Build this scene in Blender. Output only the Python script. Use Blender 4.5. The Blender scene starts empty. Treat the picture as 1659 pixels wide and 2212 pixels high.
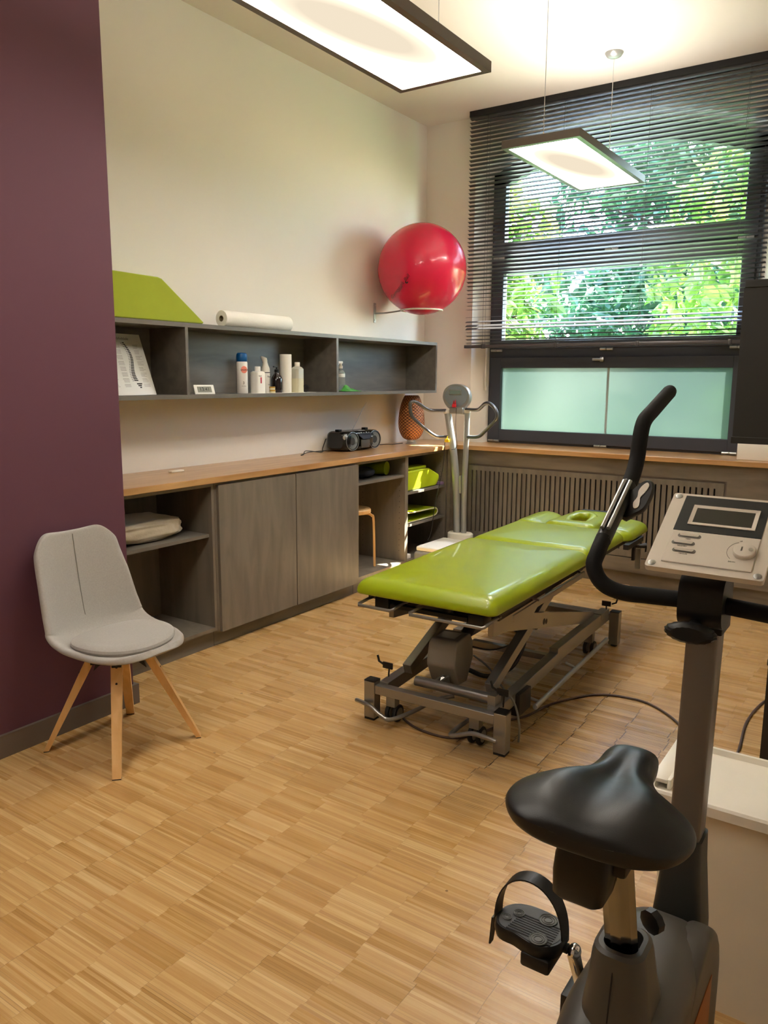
import bpy, bmesh, math, random
from mathutils import Vector, Matrix, Euler
R = math.radians
random.seed(7)
scene = bpy.context.scene
COL = scene.collection

# ------------------------------------------------------------------ camera
cam_data = bpy.data.cameras.new('camera')
cam = bpy.data.objects.new('camera', cam_data)
COL.objects.link(cam)
YAW, PITCH, ROLL, FPX = R(33.98), R(9.706), R(-0.342), 1695.2
fw = Vector((-math.sin(YAW)*math.cos(PITCH), math.cos(YAW)*math.cos(PITCH), -math.sin(PITCH)))
rt = Vector((math.cos(YAW), math.sin(YAW), 0.0))
dn = fw.cross(rt)
rt2 = rt*math.cos(ROLL) + dn*math.sin(ROLL)
dn2 = dn*math.cos(ROLL) - rt*math.sin(ROLL)
m3 = Matrix((rt2, -dn2, -fw)).transposed()
cam.matrix_world = Matrix.Translation((0, 0, 1.5)) @ m3.to_4x4()
cam_data.sensor_fit = 'VERTICAL'
cam_data.sensor_height = 36.0
cam_data.lens = FPX/2212*36.0
cam_data.clip_start = 0.05
cam_data.clip_end = 200
scene.camera = cam

# ------------------------------------------------------------------ world, sun, exposure
world = bpy.data.worlds.new('sky_world'); scene.world = world
world.use_nodes = True
wn = world.node_tree; wn.nodes.clear()
sky = wn.nodes.new('ShaderNodeTexSky'); sky.sky_type = 'NISHITA'; sky.sun_disc = False
sky.sun_elevation = R(52); sky.sun_rotation = R(40)
bgn = wn.nodes.new('ShaderNodeBackground'); bgn.inputs['Strength'].default_value = 2.4
wo = wn.nodes.new('ShaderNodeOutputWorld')
wn.links.new(sky.outputs[0], bgn.inputs[0]); wn.links.new(bgn.outputs[0], wo.inputs[0])

sd = bpy.data.lights.new('sun', 'SUN'); sd.energy = 38.0; sd.angle = R(0.6); sd.color = (1.0, 0.95, 0.86)
sun = bpy.data.objects.new('sun', sd); COL.objects.link(sun)
sun.rotation_euler = Vector((-0.42, -0.69, -1.0)).to_track_quat('-Z', 'Y').to_euler()
sun.location = (3, 12, 9)

scene.view_settings.view_transform = 'Standard'
scene.view_settings.look = 'None'
scene.view_settings.gamma = 1.0
scene.view_settings.use_curve_mapping = False
scene.view_settings.exposure = 1.34
try:
    scene.cycles.use_denoising = True
    scene.cycles.max_bounces = 10
    scene.cycles.diffuse_bounces = 5
    scene.cycles.glossy_bounces = 4
    scene.cycles.transmission_bounces = 8
    scene.cycles.transparent_max_bounces = 12
    scene.cycles.sample_clamp_indirect = 6.0
    scene.cycles.caustics_reflective = False
    scene.cycles.caustics_refractive = False
except Exception:
    pass
LAMP_DOWN, LAMP_TAN, LAMP_UP = 26.0, 0.36, 4.5

# ------------------------------------------------------------------ materials
def srgb(h):
    h = h.lstrip('#'); v = [int(h[i:i+2], 16)/255 for i in (0, 2, 4)]
    return tuple((c/12.92 if c <= 0.04045 else ((c+0.055)/1.055)**2.4) for c in v) + (1.0,)

class NT:
    def __init__(s, m): s.t = m.node_tree; s.n = s.t.nodes; s.l = s.t.links
    def new(s, t, **k):
        n = s.n.new(t)
        for a, b in k.items(): setattr(n, a, b)
        return n
    def link(s, a, b): s.l.new(a, b)
    def math(s, op, a, b=None, c=None):
        n = s.n.new('ShaderNodeMath'); n.operation = op
        for i, v in enumerate((a, b, c)):
            if v is None: continue
            if hasattr(v, 'links') or hasattr(v, 'is_linked'): s.l.new(v, n.inputs[i])
            else: n.inputs[i].default_value = v
        return n.outputs[0]
    def mix(s, f, a, b, bt='MIX'):
        n = s.n.new('ShaderNodeMix'); n.data_type = 'RGBA'; n.blend_type = bt
        for i, v in ((0, f), (6, a), (7, b)):
            if hasattr(v, 'is_linked'): s.l.new(v, n.inputs[i])
            else: n.inputs[i].default_value = v
        return n.outputs[2]
    def ramp(s, f, stops):
        n = s.n.new('ShaderNodeValToRGB'); s.l.new(f, n.inputs[0])
        e = n.color_ramp.elements
        while len(e) < len(stops): e.new(0.5)
        for i, (p, c) in enumerate(stops): e[i].position = p; e[i].color = c if len(c) == 4 else (*c, 1)
        return n.outputs[0]

def base_mat(name, color, rough=0.5, metal=0.0, spec=0.5, var=0.06, vscale=9.0, bump=0.0, bscale=200.0, coat=0.0, trans=0.0, ior=1.45, sheen=0.0):
    m = bpy.data.materials.new(name); m.use_nodes = True; t = NT(m)
    b = t.n['Principled BSDF']
    c = srgb(color) if isinstance(color, str) else (*color, 1.0)
    tc = t.new('ShaderNodeTexCoord')
    ns = t.new('ShaderNodeTexNoise'); ns.inputs['Scale'].default_value = vscale; ns.inputs['Detail'].default_value = 3
    t.link(tc.outputs['Object'], ns.inputs['Vector'])
    lo = tuple(x*(1-var) for x in c[:3]) + (1,); hi = tuple(min(1, x*(1+var)) for x in c[:3]) + (1,)
    t.link(t.mix(ns.outputs[0], lo, hi), b.inputs['Base Color'])
    b.inputs['Roughness'].default_value = rough; b.inputs['Metallic'].default_value = metal
    b.inputs['Specular IOR Level'].default_value = spec; b.inputs['Coat Weight'].default_value = coat
    b.inputs['Transmission Weight'].default_value = trans; b.inputs['IOR'].default_value = ior
    b.inputs['Sheen Weight'].default_value = sheen
    if bump > 0:
        n2 = t.new('ShaderNodeTexNoise'); n2.inputs['Scale'].default_value = bscale; n2.inputs['Detail'].default_value = 2
        t.link(tc.outputs['Object'], n2.inputs['Vector'])
        bp = t.new('ShaderNodeBump'); bp.inputs['Strength'].default_value = bump; bp.inputs['Distance'].default_value = 0.002
        t.link(n2.outputs[0], bp.inputs['Height']); t.link(bp.outputs[0], b.inputs['Normal'])
    return m

def wood_mat(name, c1, c2, scale=(1, 1, 12), rough=0.45, spots=0.0, coat=0.0):
    """grain runs along the axis whose scale is smallest"""
    m = bpy.data.materials.new(name); m.use_nodes = True; t = NT(m)
    b = t.n['Principled BSDF']
    tc = t.new('ShaderNodeTexCoord'); mp = t.new('ShaderNodeMapping'); mp.inputs['Scale'].default_value = scale
    t.link(tc.outputs['Object'], mp.inputs['Vector'])
    n1 = t.new('ShaderNodeTexNoise'); n1.inputs['Scale'].default_value = 3; n1.inputs['Detail'].default_value = 6; n1.inputs['Distortion'].default_value = 0.6
    t.link(mp.outputs[0], n1.inputs['Vector'])
    n2 = t.new('ShaderNodeTexNoise'); n2.inputs['Scale'].default_value = 1.3; n2.inputs['Detail'].default_value = 2
    t.link(tc.outputs['Object'], n2.inputs['Vector'])
    f = t.math('ADD', t.math('MULTIPLY', n1.outputs[0], 0.75), t.math('MULTIPLY', n2.outputs[0], 0.35))
    col = t.ramp(f, [(0.38, srgb(c1)), (0.68, srgb(c2))])
    if spots > 0:
        n3 = t.new('ShaderNodeTexNoise'); n3.inputs['Scale'].default_value = 14; n3.inputs['Detail'].default_value = 1
        t.link(tc.outputs['Object'], n3.inputs['Vector'])
        sp = t.ramp(n3.outputs[0], [(0.66, (0, 0, 0, 1)), (0.76, (1, 1, 1, 1))])
        col = t.mix(t.math('MULTIPLY', sp, spots), col, srgb(c1))
    t.link(col, b.inputs['Base Color']); b.inputs['Roughness'].default_value = rough; b.inputs['Coat Weight'].default_value = coat
    b.inputs['Coat Roughness'].default_value = 0.15
    return m

def emit_mat(name, color, strength):
    m = bpy.data.materials.new(name); m.use_nodes = True; t = NT(m); t.n.clear()
    e = t.new('ShaderNodeEmission'); e.inputs[0].default_value = color; e.inputs[1].default_value = strength
    o = t.new('ShaderNodeOutputMaterial'); t.link(e.outputs[0], o.inputs[0]); return m

M = {}
M['wall'] = base_mat('plaster_warm_white', '#e6e0d5', 0.9, var=0.02, vscale=2, bump=0.06, bscale=120)
M['ceil'] = base_mat('plaster_ceiling', '#e0d8cc', 0.9, var=0.015, vscale=2)
M['purple'] = base_mat('plaster_aubergine', '#5e3b47', 0.62, var=0.04, vscale=3, bump=0.08, bscale=90, spec=0.3)
M['skirt'] = base_mat('skirting_grey_brown', '#665b53', 0.5)
M['veneer'] = wood_mat('veneer_grey_brown', '#675f54', '#7d7467', (5, 5, 0.8), 0.38, 0.25)
M['veneer_h'] = wood_mat('veneer_grey_brown_long', '#5d5851', '#736d63', (5, 0.8, 5), 0.42, 0.2)
M['veneer_x'] = wood_mat('veneer_grey_brown_cross', '#655b4e', '#7f7465', (0.8, 5, 5), 0.42, 0.2)
M['oak_top'] = wood_mat('oak_worktop', '#a67848', '#c69c6a', (6, 0.7, 6), 0.28, 0.0, 0.35)
M['oak_top_x'] = wood_mat('oak_sill', '#a67848', '#c69c6a', (0.7, 6, 6), 0.28, 0.0, 0.35)
M['green'] = base_mat('green_leatherette', '#8fa008', 0.31, var=0.05, vscale=5, bump=0.25, bscale=420, coat=0.3, spec=0.5)
M['green_cloth'] = base_mat('green_velour', '#97a317', 0.85, var=0.08, vscale=12, sheen=0.4)
M['green_wedge'] = base_mat('green_vinyl', '#b0c31c', 0.4, var=0.04, vscale=5)
M['frame'] = base_mat('window_frame_anthracite', '#3b3d44', 0.42, spec=0.4)
M['slat'] = base_mat('blind_slat_dark', '#4b4747', 0.30, metal=0.3, var=0.03)
M['alu'] = base_mat('brushed_aluminium', '#b9b9b6', 0.3, metal=0.9)
M['silver'] = base_mat('silver_lacquer', '#a9aaa6', 0.33, metal=0.55)
M['chrome_dark'] = base_mat('seat_post_chrome', '#8c8c8a', 0.14, metal=1.0, var=0.0)
M['chrome'] = base_mat('chrome', '#d9d9d9', 0.07, metal=1.0, var=0.0)
M['table_metal'] = base_mat('table_frame_bronze_grey', '#94918c', 0.30, metal=0.7, spec=0.5)
M['seam'] = base_mat('film_seam_grey', '#9aa8a4', 0.6)
M['motor'] = base_mat('motor_grey_plastic', '#8a857b', 0.45)
M['table_dark'] = base_mat('table_dark_metal', '#2b2926', 0.45, metal=0.4)
M['black'] = base_mat('black_plastic', '#121212', 0.42, spec=0.4)
M['foam'] = base_mat('black_foam', '#151515', 0.75, spec=0.25, bump=0.25, bscale=500)
M['saddle'] = base_mat('black_saddle_vinyl', '#141414', 0.4, spec=0.45, bump=0.12, bscale=600)
M['dkgrey'] = base_mat('dark_grey_plastic', '#46423c', 0.42, spec=0.5)
M['dkgrey2'] = base_mat('charcoal_plastic', '#2f2f2b', 0.5)
M['post'] = base_mat('grey_post_lacquer', '#6b6259', 0.38, metal=0.3)
M['console'] = base_mat('champagne_silver_plastic', '#cfc7ba', 0.42, metal=0.15)
M['glassdark'] = base_mat('dark_display_film', '#23282a', 0.18, spec=0.5, var=0.0)
M['lcd'] = base_mat('lcd_dark', '#2a2a22', 0.25, var=0.0)
M['fabric'] = base_mat('grey_felt_fabric', '#a29e98', 0.95, var=0.12, vscale=160, bump=0.3, bscale=700, spec=0.1, sheen=0.25)
M['birch'] = wood_mat('pale_beech', '#cf9f60', '#e0b77c', (8, 8, 0.8), 0.45)
M['white'] = base_mat('white_plastic', '#e6e0d2', 0.4)
M['whitem'] = base_mat('white_matt', '#e9e6df', 0.8)
M['paper'] = base_mat('white_paper', '#f0ece2', 0.9, bump=0.2, bscale=90)
M['offwhite'] = base_mat('white_box_lacquer', '#ddd2bb', 0.5)
M['rubber'] = base_mat('rubber_dark', '#1d1c1a', 0.7)
M['wheel'] = base_mat('grey_wheel', '#817d74', 0.5)
M['cable'] = base_mat('cable_brown', '#4b3a33', 0.5)
M['cableb'] = base_mat('cable_black', '#131313', 0.5)
M['red'] = base_mat('gloss_red_vinyl', '#d01d42', 0.27, var=0.03, vscale=4, spec=0.5, coat=0.25)
M['ink'] = base_mat('black_ink', '#0d0708', 0.6)
M['blue'] = base_mat('blue_cap', '#0b4f86', 0.3)
M['pink'] = base_mat('pink_print', '#c2455a', 0.6)
M['orange'] = base_mat('orange_print', '#e98b78', 0.6)
M['greytext'] = base_mat('grey_print', '#77746c', 0.7)
M['amber'] = base_mat('dark_amber_glass', '#1c0f10', 0.12, spec=0.6)
M['gold'] = base_mat('gold_cap', '#c29a4a', 0.35, metal=0.4)
M['clearp'] = base_mat('clear_plastic', '#dfe3df', 0.12, trans=0.75)
M['milky'] = base_mat('milky_plastic', '#cfcdbd', 0.35, trans=0.25)
M['soap'] = base_mat('cream_soap', '#d8d2b4', 0.4)
M['greentowel'] = base_mat('green_microfibre', '#2f8a1d', 0.95, sheen=0.3)
M['yellow'] = base_mat('yellow_plastic', '#e8c51c', 0.4)
M['redp'] = base_mat('red_clip', '#c92a35', 0.4)
M['darkbox'] = base_mat('black_lacquer_board', '#1d1a17', 0.5)
M['towel'] = base_mat('beige_towel', '#b5a88f', 0.95, sheen=0.4, var=0.1, vscale=30, bump=0.4, bscale=120)
M['purplep'] = base_mat('lilac_mat', '#9d7fae', 0.6)
M['navy'] = base_mat('dark_blue_cushion', '#20242e', 0.7)
M['bounce_pale'] = base_mat('pale_bounce_slab', '#d9dcdb', 0.9)

# frosted glass
def frosted():
    m = bpy.data.materials.new('frosted_glass'); m.use_nodes = True; t = NT(m); t.n.clear()
    o = t.new('ShaderNodeOutputMaterial')
    rf = t.new('ShaderNodeBsdfRefraction'); rf.inputs['Color'].default_value = (0.33, 0.37, 0.36, 1); rf.inputs['Roughness'].default_value = 0.62; rf.inputs['IOR'].default_value = 1.12
    tl = t.new('ShaderNodeBsdfTranslucent'); tl.inputs['Color'].default_value = (0.10, 0.135, 0.125, 1)
    gl = t.new('ShaderNodeBsdfGlossy'); gl.inputs['Roughness'].default_value = 0.4
    m1 = t.new('ShaderNodeMixShader'); m1.inputs[0].default_value = 0.5
    t.link(rf.outputs[0], m1.inputs[1]); t.link(tl.outputs[0], m1.inputs[2])
    m2 = t.new('ShaderNodeMixShader'); m2.inputs[0].default_value = 0.04
    t.link(m1.outputs[0], m2.inputs[1]); t.link(gl.outputs[0], m2.inputs[2])
    t.link(m2.outputs[0], o.inputs[0]); return m
M['frost'] = frosted()
def clearglass():
    m = bpy.data.materials.new('clear_window_glass'); m.use_nodes = True; t = NT(m); t.n.clear()
    o = t.new('ShaderNodeOutputMaterial')
    tr = t.new('ShaderNodeBsdfTransparent'); tr.inputs[0].default_value = (0.93, 0.96, 0.95, 1)
    gl = t.new('ShaderNodeBsdfGlossy'); gl.inputs['Roughness'].default_value = 0.02
    mx = t.new('ShaderNodeMixShader'); mx.inputs[0].default_value = 0.05; t.link(tr.outputs[0], mx.inputs[1]); t.link(gl.outputs[0], mx.inputs[2])
    t.link(mx.outputs[0], o.inputs[0]); return m
M['glass'] = clearglass()
def leafmat(name, c1, c2):
    m = bpy.data.materials.new(name); m.use_nodes = True; t = NT(m); t.n.clear()
    o = t.new('ShaderNodeOutputMaterial'); tc = t.new('ShaderNodeTexCoord')
    ns = t.new('ShaderNodeTexNoise'); ns.inputs['Scale'].default_value = 2.3; ns.inputs['Detail'].default_value = 4
    t.link(tc.outputs['Object'], ns.inputs['Vector'])
    col = t.ramp(ns.outputs[0], [(0.35, srgb(c1)), (0.65, srgb(c2))])
    d = t.new('ShaderNodeBsdfDiffuse'); t.link(col, d.inputs[0])
    tl = t.new('ShaderNodeBsdfTranslucent'); t.link(col, tl.inputs[0])
    g = t.new('ShaderNodeBsdfGlossy'); g.inputs['Roughness'].default_value = 0.35
    a = t.new('ShaderNodeMixShader'); a.inputs[0].default_value = 0.5; t.link(d.outputs[0], a.inputs[1]); t.link(tl.outputs[0], a.inputs[2])
    b = t.new('ShaderNodeMixShader'); b.inputs[0].default_value = 0.06; t.link(a.outputs[0], b.inputs[1]); t.link(g.outputs[0], b.inputs[2])
    t.link(b.outputs[0], o.inputs[0]); return m
M['leafa'] = leafmat('leaf_light', '#37642b', '#93b64e')
M['leafb'] = leafmat('leaf_dark', '#254d36', '#4e7d55')
M['bark'] = base_mat('bark', '#3a3026', 0.9)
M['lawn'] = base_mat('lawn', '#55793f', 0.95, var=0.3, vscale=4)

# parquet floor: thin oak lamellae running along x in columns 0.18 m wide
def floor_mat():
    m = bpy.data.materials.new('oak_lamella_parquet'); m.use_nodes = True; t = NT(m)
    b = t.n['Principled BSDF']
    g = t.new('ShaderNodeNewGeometry'); sp = t.new('ShaderNodeSeparateXYZ'); t.link(g.outputs['Position'], sp.inputs[0])
    X, Y = sp.outputs[0], sp.outputs[1]
    W, H = 0.1800, 0.0095
    def wn(*ins):
        n = t.new('ShaderNodeTexWhiteNoise'); n.noise_dimensions = '3D'
        c = t.new('ShaderNodeCombineXYZ')
        for i, v in enumerate(ins):
            if hasattr(v, 'is_linked'): t.link(v, c.inputs[i])
            else: c.inputs[i].default_value = v
        t.link(c.outputs[0], n.inputs[0]); return n.outputs[0]
    blk = t.math('FLOOR', t.math('DIVIDE', Y, 0.136))
    blk2 = t.math('FLOOR', t.math('DIVIDE', Y, 0.0475))
    off = t.math('ADD', t.math('MULTIPLY', t.math('SUBTRACT', wn(blk, 3.0, 1.0), 0.5), 0.030), t.math('MULTIPLY', t.math('SUBTRACT', wn(blk2, 5.0, 1.0), 0.5), 0.014))
    xs = t.math('ADD', t.math('ADD', X, 0.0), off)
    xd = t.math('DIVIDE', t.math('ADD', xs, 0.735), W)
    ci = t.math('FLOOR', xd); fx = t.math('FRACT', xd)
    ys = t.math('ADD', Y, t.math('MULTIPLY', wn(ci, 9.0, 5.0), 0.008))
    yd = t.math('DIVIDE', ys, H); ri = t.math('FLOOR', yd); fy = t.math('FRACT', yd)
    r1 = wn(ci, ri, 0.0)
    gi = t.math('FLOOR', t.math('DIVIDE', t.math('ADD', ys, t.math('MULTIPLY', wn(ci, 2.0, 7.0), 0.1)), 0.034))
    r2 = wn(ci, gi, 4.0)
    pi_ = t.math('FLOOR', t.math('DIVIDE', ys, 0.136)); r3 = wn(ci, pi_, 8.0)
    # grain
    mp = t.new('ShaderNodeMapping'); mp.inputs['Scale'].default_value = (5, 160, 1); t.link(g.outputs['Position'], mp.inputs['Vector'])
    gn = t.new('ShaderNodeTexNoise'); gn.inputs['Scale'].default_value = 1.6; gn.inputs['Detail'].default_value = 4; t.link(mp.outputs[0], gn.inputs['Vector'])
    bn = t.new('ShaderNodeTexNoise'); bn.inputs['Scale'].default_value = 0.9; bn.inputs['Detail'].default_value = 2; t.link(g.outputs['Position'], bn.inputs['Vector'])
    v = t.math('ADD', t.math('MULTIPLY', r1, 0.30), t.math('MULTIPLY', r2, 0.12))
    v = t.math('ADD', v, t.math('MULTIPLY', r3, 0.03))
    v = t.math('ADD', v, t.math('MULTIPLY', gn.outputs[0], 0.30))
    v = t.math('ADD', v, t.math('MULTIPLY', bn.outputs[0], 0.10))
    col = t.ramp(v, [(0.10, srgb('#966d3b')), (0.34, srgb('#b58d54')), (0.52, srgb('#c49f68')), (0.74, srgb('#dcc08d'))])
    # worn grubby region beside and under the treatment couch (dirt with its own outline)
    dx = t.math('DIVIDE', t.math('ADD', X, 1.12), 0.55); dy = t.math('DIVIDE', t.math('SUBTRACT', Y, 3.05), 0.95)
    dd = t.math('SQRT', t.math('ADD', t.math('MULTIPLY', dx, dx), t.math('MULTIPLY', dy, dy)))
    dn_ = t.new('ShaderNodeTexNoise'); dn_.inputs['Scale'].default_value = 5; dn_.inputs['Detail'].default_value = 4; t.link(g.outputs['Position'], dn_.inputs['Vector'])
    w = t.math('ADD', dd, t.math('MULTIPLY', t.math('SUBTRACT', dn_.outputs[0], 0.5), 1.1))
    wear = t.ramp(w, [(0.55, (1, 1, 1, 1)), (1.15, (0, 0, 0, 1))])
    # gaps
    gapx = t.math('MINIMUM', fx, t.math('SUBTRACT', 1.0, fx))
    jx = t.math('LESS_THAN', gapx, 0.0058)
    gapy = t.math('MINIMUM', fy, t.math('SUBTRACT', 1.0, fy))
    jy = t.math('MULTIPLY', t.math('LESS_THAN', gapy, 0.075), t.math('GREATER_THAN', wn(ci, ri, 2.0), 0.80))
    jw = t.math('MULTIPLY', t.math('LESS_THAN', gapy, 0.17), t.math('GREATER_THAN', wn(ci, ri, 6.0), 0.5))
    jx2 = t.math('LESS_THAN', gapx, 0.011)
    # the parquet elements' long joints are darker in places
    jn = t.new('ShaderNodeTexNoise'); jn.inputs['Scale'].default_value = 2.2; t.link(g.outputs['Position'], jn.inputs['Vector'])
    jxs = t.math('MULTIPLY', jx, t.ramp(jn.outputs[0], [(0.45, (0.10, 0.10, 0.10, 1)), (0.62, (0.5, 0.5, 0.5, 1))]))
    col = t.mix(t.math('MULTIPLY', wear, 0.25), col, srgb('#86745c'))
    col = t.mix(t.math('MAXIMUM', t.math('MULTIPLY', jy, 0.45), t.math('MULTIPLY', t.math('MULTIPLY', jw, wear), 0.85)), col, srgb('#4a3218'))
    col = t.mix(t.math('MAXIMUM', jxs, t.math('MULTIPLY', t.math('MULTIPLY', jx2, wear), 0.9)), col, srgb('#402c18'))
    # knots
    vo = t.new('ShaderNodeTexVoronoi'); vo.inputs['Scale'].default_value = 4.2; t.link(g.outputs['Position'], vo.inputs['Vector'])
    kn = t.math('MULTIPLY', t.math('LESS_THAN', vo.outputs['Distance'], 0.028), t.math('GREATER_THAN', r1, 0.35))
    col = t.mix(t.math('MULTIPLY', kn, 0.7), col, srgb('#4b2c12'))
    t.link(col, b.inputs['Base Color'])
    rr = t.math('ADD', 0.22, t.math('MULTIPLY', r2, 0.16)); t.link(rr, b.inputs['Roughness'])
    b.inputs['Specular IOR Level'].default_value = 0.45
    return m
M['floor'] = floor_mat()

# ------------------------------------------------------------------ mesh helpers
WM = {}
def setp(o, parent):
    if parent is not None:
        o.parent = parent
        o.matrix_parent_inverse = WM.get(parent.name, Matrix.Identity(4)).inverted()
def tag(o, label=None, cat=None, group=None, kind=None):
    if label: o['label'] = label
    if cat: o['category'] = cat
    if group: o['group'] = group
    if kind: o['kind'] = kind
    return o
def thing(name, label, cat, loc=(0, 0, 0), group=None, kind=None):
    o = bpy.data.objects.new(name, None); COL.objects.link(o); o.location = loc
    o.empty_display_size = 0.05
    WM[o.name] = Matrix.Translation(loc)
    return tag(o, label, cat, group, kind)

class MB:
    def __init__(s): s.bm = bmesh.new()
    def _xf(s, vs, mtx):
        if mtx is not None: bmesh.ops.transform(s.bm, matrix=mtx, verts=vs)
        return s
    def box(s, x0, x1, y0, y1, z0, z1, bevel=0.0, seg=2, mtx=None):
        r = bmesh.ops.create_cube(s.bm, size=1.0); vs = r['verts']
        for v in vs:
            v.co = Vector((x0 + (v.co.x+.5)*(x1-x0), y0 + (v.co.y+.5)*(y1-y0), z0 + (v.co.z+.5)*(z1-z0)))
        if bevel > 0:
            es = list({e for v in vs for e in v.link_edges})
            n0 = set(s.bm.verts)
            q = bmesh.ops.bevel(s.bm, geom=es, offset=bevel, segments=seg, profile=0.5, affect='EDGES', clamp_overlap=True)
            vs = list({v for f in q['faces'] for v in f.verts} | {v for v in vs if v.is_valid})
        return s._xf(vs, mtx)
    def loft(s, loops, cap0=True, cap1=True, closed=True, ring=False):
        rows = [[s.bm.verts.new(p) for p in L] for L in loops]
        n = len(rows[0]); rng = n if closed else n-1
        pairs = list(zip(rows[:-1], rows[1:]))
        if ring: pairs.append((rows[-1], rows[0]))
        for a, b in pairs:
            for i in range(rng):
                j = (i+1) % n
                try: s.bm.faces.new((a[i], a[j], b[j], b[i]))
                except ValueError: pass
        if closed and not ring:
            if cap0: s.bm.faces.new(list(reversed(rows[0])))
            if cap1: s.bm.faces.new(rows[-1])
        return s
    def tube(s, pts, r, seg=12, close=False, smooth=0, flat=None):
        pts = [Vector(p) for p in pts]
        rs = list(r) if isinstance(r, (list, tuple)) else [r]*len(pts)
        if smooth > 0 and len(pts) > 2:
            pts, rs = catmull(pts, rs, smooth, close)
        n = len(pts); loops = []; up = None
        for i, p in enumerate(pts):
            a = pts[i-1] if (i > 0 or close) else pts[i]; c = pts[(i+1) % n] if (i < n-1 or close) else pts[i]
            t = (c-a).normalized()
            if up is None:
                up = Vector((0, 0, 1)) if abs(t.z) < 0.9 else Vector((1, 0, 0))
            up = (up - t*up.dot(t)).normalized(); sd_ = t.cross(up)
            fa, fb = flat if flat else (1, 1)
            loops.append([p + (up*math.cos(q)*fa + sd_*math.sin(q)*fb)*rs[i] for q in [2*math.pi*k/seg for k in range(seg)]])
        if close: return s.loft(loops, ring=True)
        return s.loft(loops)
    def cyl(s, p0, p1, r0, r1=None, seg=24):
        return s.tube([p0, p1], [r0, r0 if r1 is None else r1], seg)
    def bar(s, p0, p1, w, h, up=(0, 0, 1), bevel=0.0):
        """rectangular bar from p0 to p1, w across, h along up"""
        p0, p1 = Vector(p0), Vector(p1); t = (p1-p0); L = t.length; t.normalize()
        u = Vector(up); u = (u - t*u.dot(t)).normalized(); sd_ = u.cross(t)
        mt = Matrix((sd_, t, u)).transposed().to_4x4(); mt.translation = p0
        return s.box(-w/2, w/2, 0, L, -h/2, h/2, bevel=bevel, mtx=mt)
    def lathe(s, prof, c=(0, 0, 0), seg=32, axis=None):
        """prof list of (r,z) up; closed by caps"""
        c = Vector(c); loops = []
        for r, z in prof:
            loops.append([Vector((r*math.cos(2*math.pi*k/seg), r*math.sin(2*math.pi*k/seg), z)) for k in range(seg)])
        if axis is not None:
            q = Vector((0, 0, 1)).rotation_difference(Vector(axis).normalized()).to_matrix()
            loops = [[q @ p for p in L] for L in loops]
        loops = [[p + c for p in L] for L in loops]
        return s.loft(loops)
    def prism(s, poly, d, vec):
        """poly list of 3D points, extruded by vec*d"""
        vec = Vector(vec)*d
        a = [Vector(p) for p in poly]; return s.loft([a, [p+vec for p in a]])
    def ball(s, c, r, seg=24, rings=14, scale=(1, 1, 1)):
        q = bmesh.ops.create_uvsphere(s.bm, u_segments=seg, v_segments=rings, radius=r)
        for v in q['verts']:
            v.co = Vector((v.co.x*scale[0], v.co.y*scale[1], v.co.z*scale[2])) + Vector(c)
        return s
    def xf(s, m): bmesh.ops.transform(s.bm, matrix=m, verts=list(s.bm.verts)); return s
    def build(s, name, mat, parent=None, smooth=True, label=None, subsurf=0, sharp=35, split=False):
        bm = s.bm
        if split:
            bm.verts.ensure_lookup_table(); seen = set(); isl = []
            for v in bm.verts:
                if v in seen: continue
                st = [v]; seen.add(v); grp = []
                while st:
                    a = st.pop(); grp.append(a)
                    for e in a.link_edges:
                        b = e.other_vert(a)
                        if b not in seen: seen.add(b); st.append(b)
                isl.append(grp)
            bb = [[[min(q.co[i] for q in g)-0.001 for i in range(3)], [max(q.co[i] for q in g)+0.001 for i in range(3)]] for g in isl]
            gid = list(range(len(isl)))
            def root(i):
                while gid[i] != i: i = gid[i]
                return i
            for i in range(len(isl)):
                for j in range(i):
                    if all(bb[i][0][k] <= bb[j][1][k] and bb[j][0][k] <= bb[i][1][k] for k in range(3)): gid[root(i)] = root(j)
            res = []
            for r_ in sorted({root(i) for i in range(len(isl))}):
                keep = {v for i in range(len(isl)) if root(i) == r_ for v in isl[i]}
                nb = MB(); mp = {v: nb.bm.verts.new(v.co) for v in bm.verts if v in keep}
                for f in bm.faces:
                    if f.verts[0] in keep: nb.bm.faces.new([mp[v] for v in f.verts])
                res.append(nb.build(name, mat, parent, smooth, label, subsurf, sharp))
            bm.free(); return res[0]
        bmesh.ops.recalc_face_normals(bm, faces=bm.faces)
        me = bpy.data.meshes.new(name); bm.to_mesh(me); bm.free()
        if smooth:
            for p in me.polygons: p.use_smooth = True
            try: me.set_sharp_from_angle(angle=R(sharp))
            except Exception: pass
        me.materials.append(mat)
        o = bpy.data.objects.new(name, me); COL.objects.link(o)
        WM[o.name] = Matrix.Identity(4)
        setp(o, parent)
        if label: o['label'] = label
        if subsurf:
            md = o.modifiers.new('subsurf', 'SUBSURF'); md.levels = subsurf; md.render_levels = subsurf
        return o

def catmull(pts, rs, k, close=False):
    n = len(pts); out = []; ro = []
    segs = n if close else n-1
    for i in range(segs):
        g = lambda j: pts[j % n] if close else pts[max(0, min(n-1, j))]
        p0, p1, p2, p3 = g(i-1), g(i), g(i+1), g(i+2)
        for j in range(k):
            t = j/k
            out.append(0.5*((2*p1) + (p2-p0)*t + (2*p0-5*p1+4*p2-p3)*t*t + (3*p1-p0-3*p2+p3)*t**3))
            ro.append(rs[i]*(1-t) + rs[(i+1) % n]*t)
    if not close: out.append(pts[-1]); ro.append(rs[-1])
    return out, ro

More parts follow.
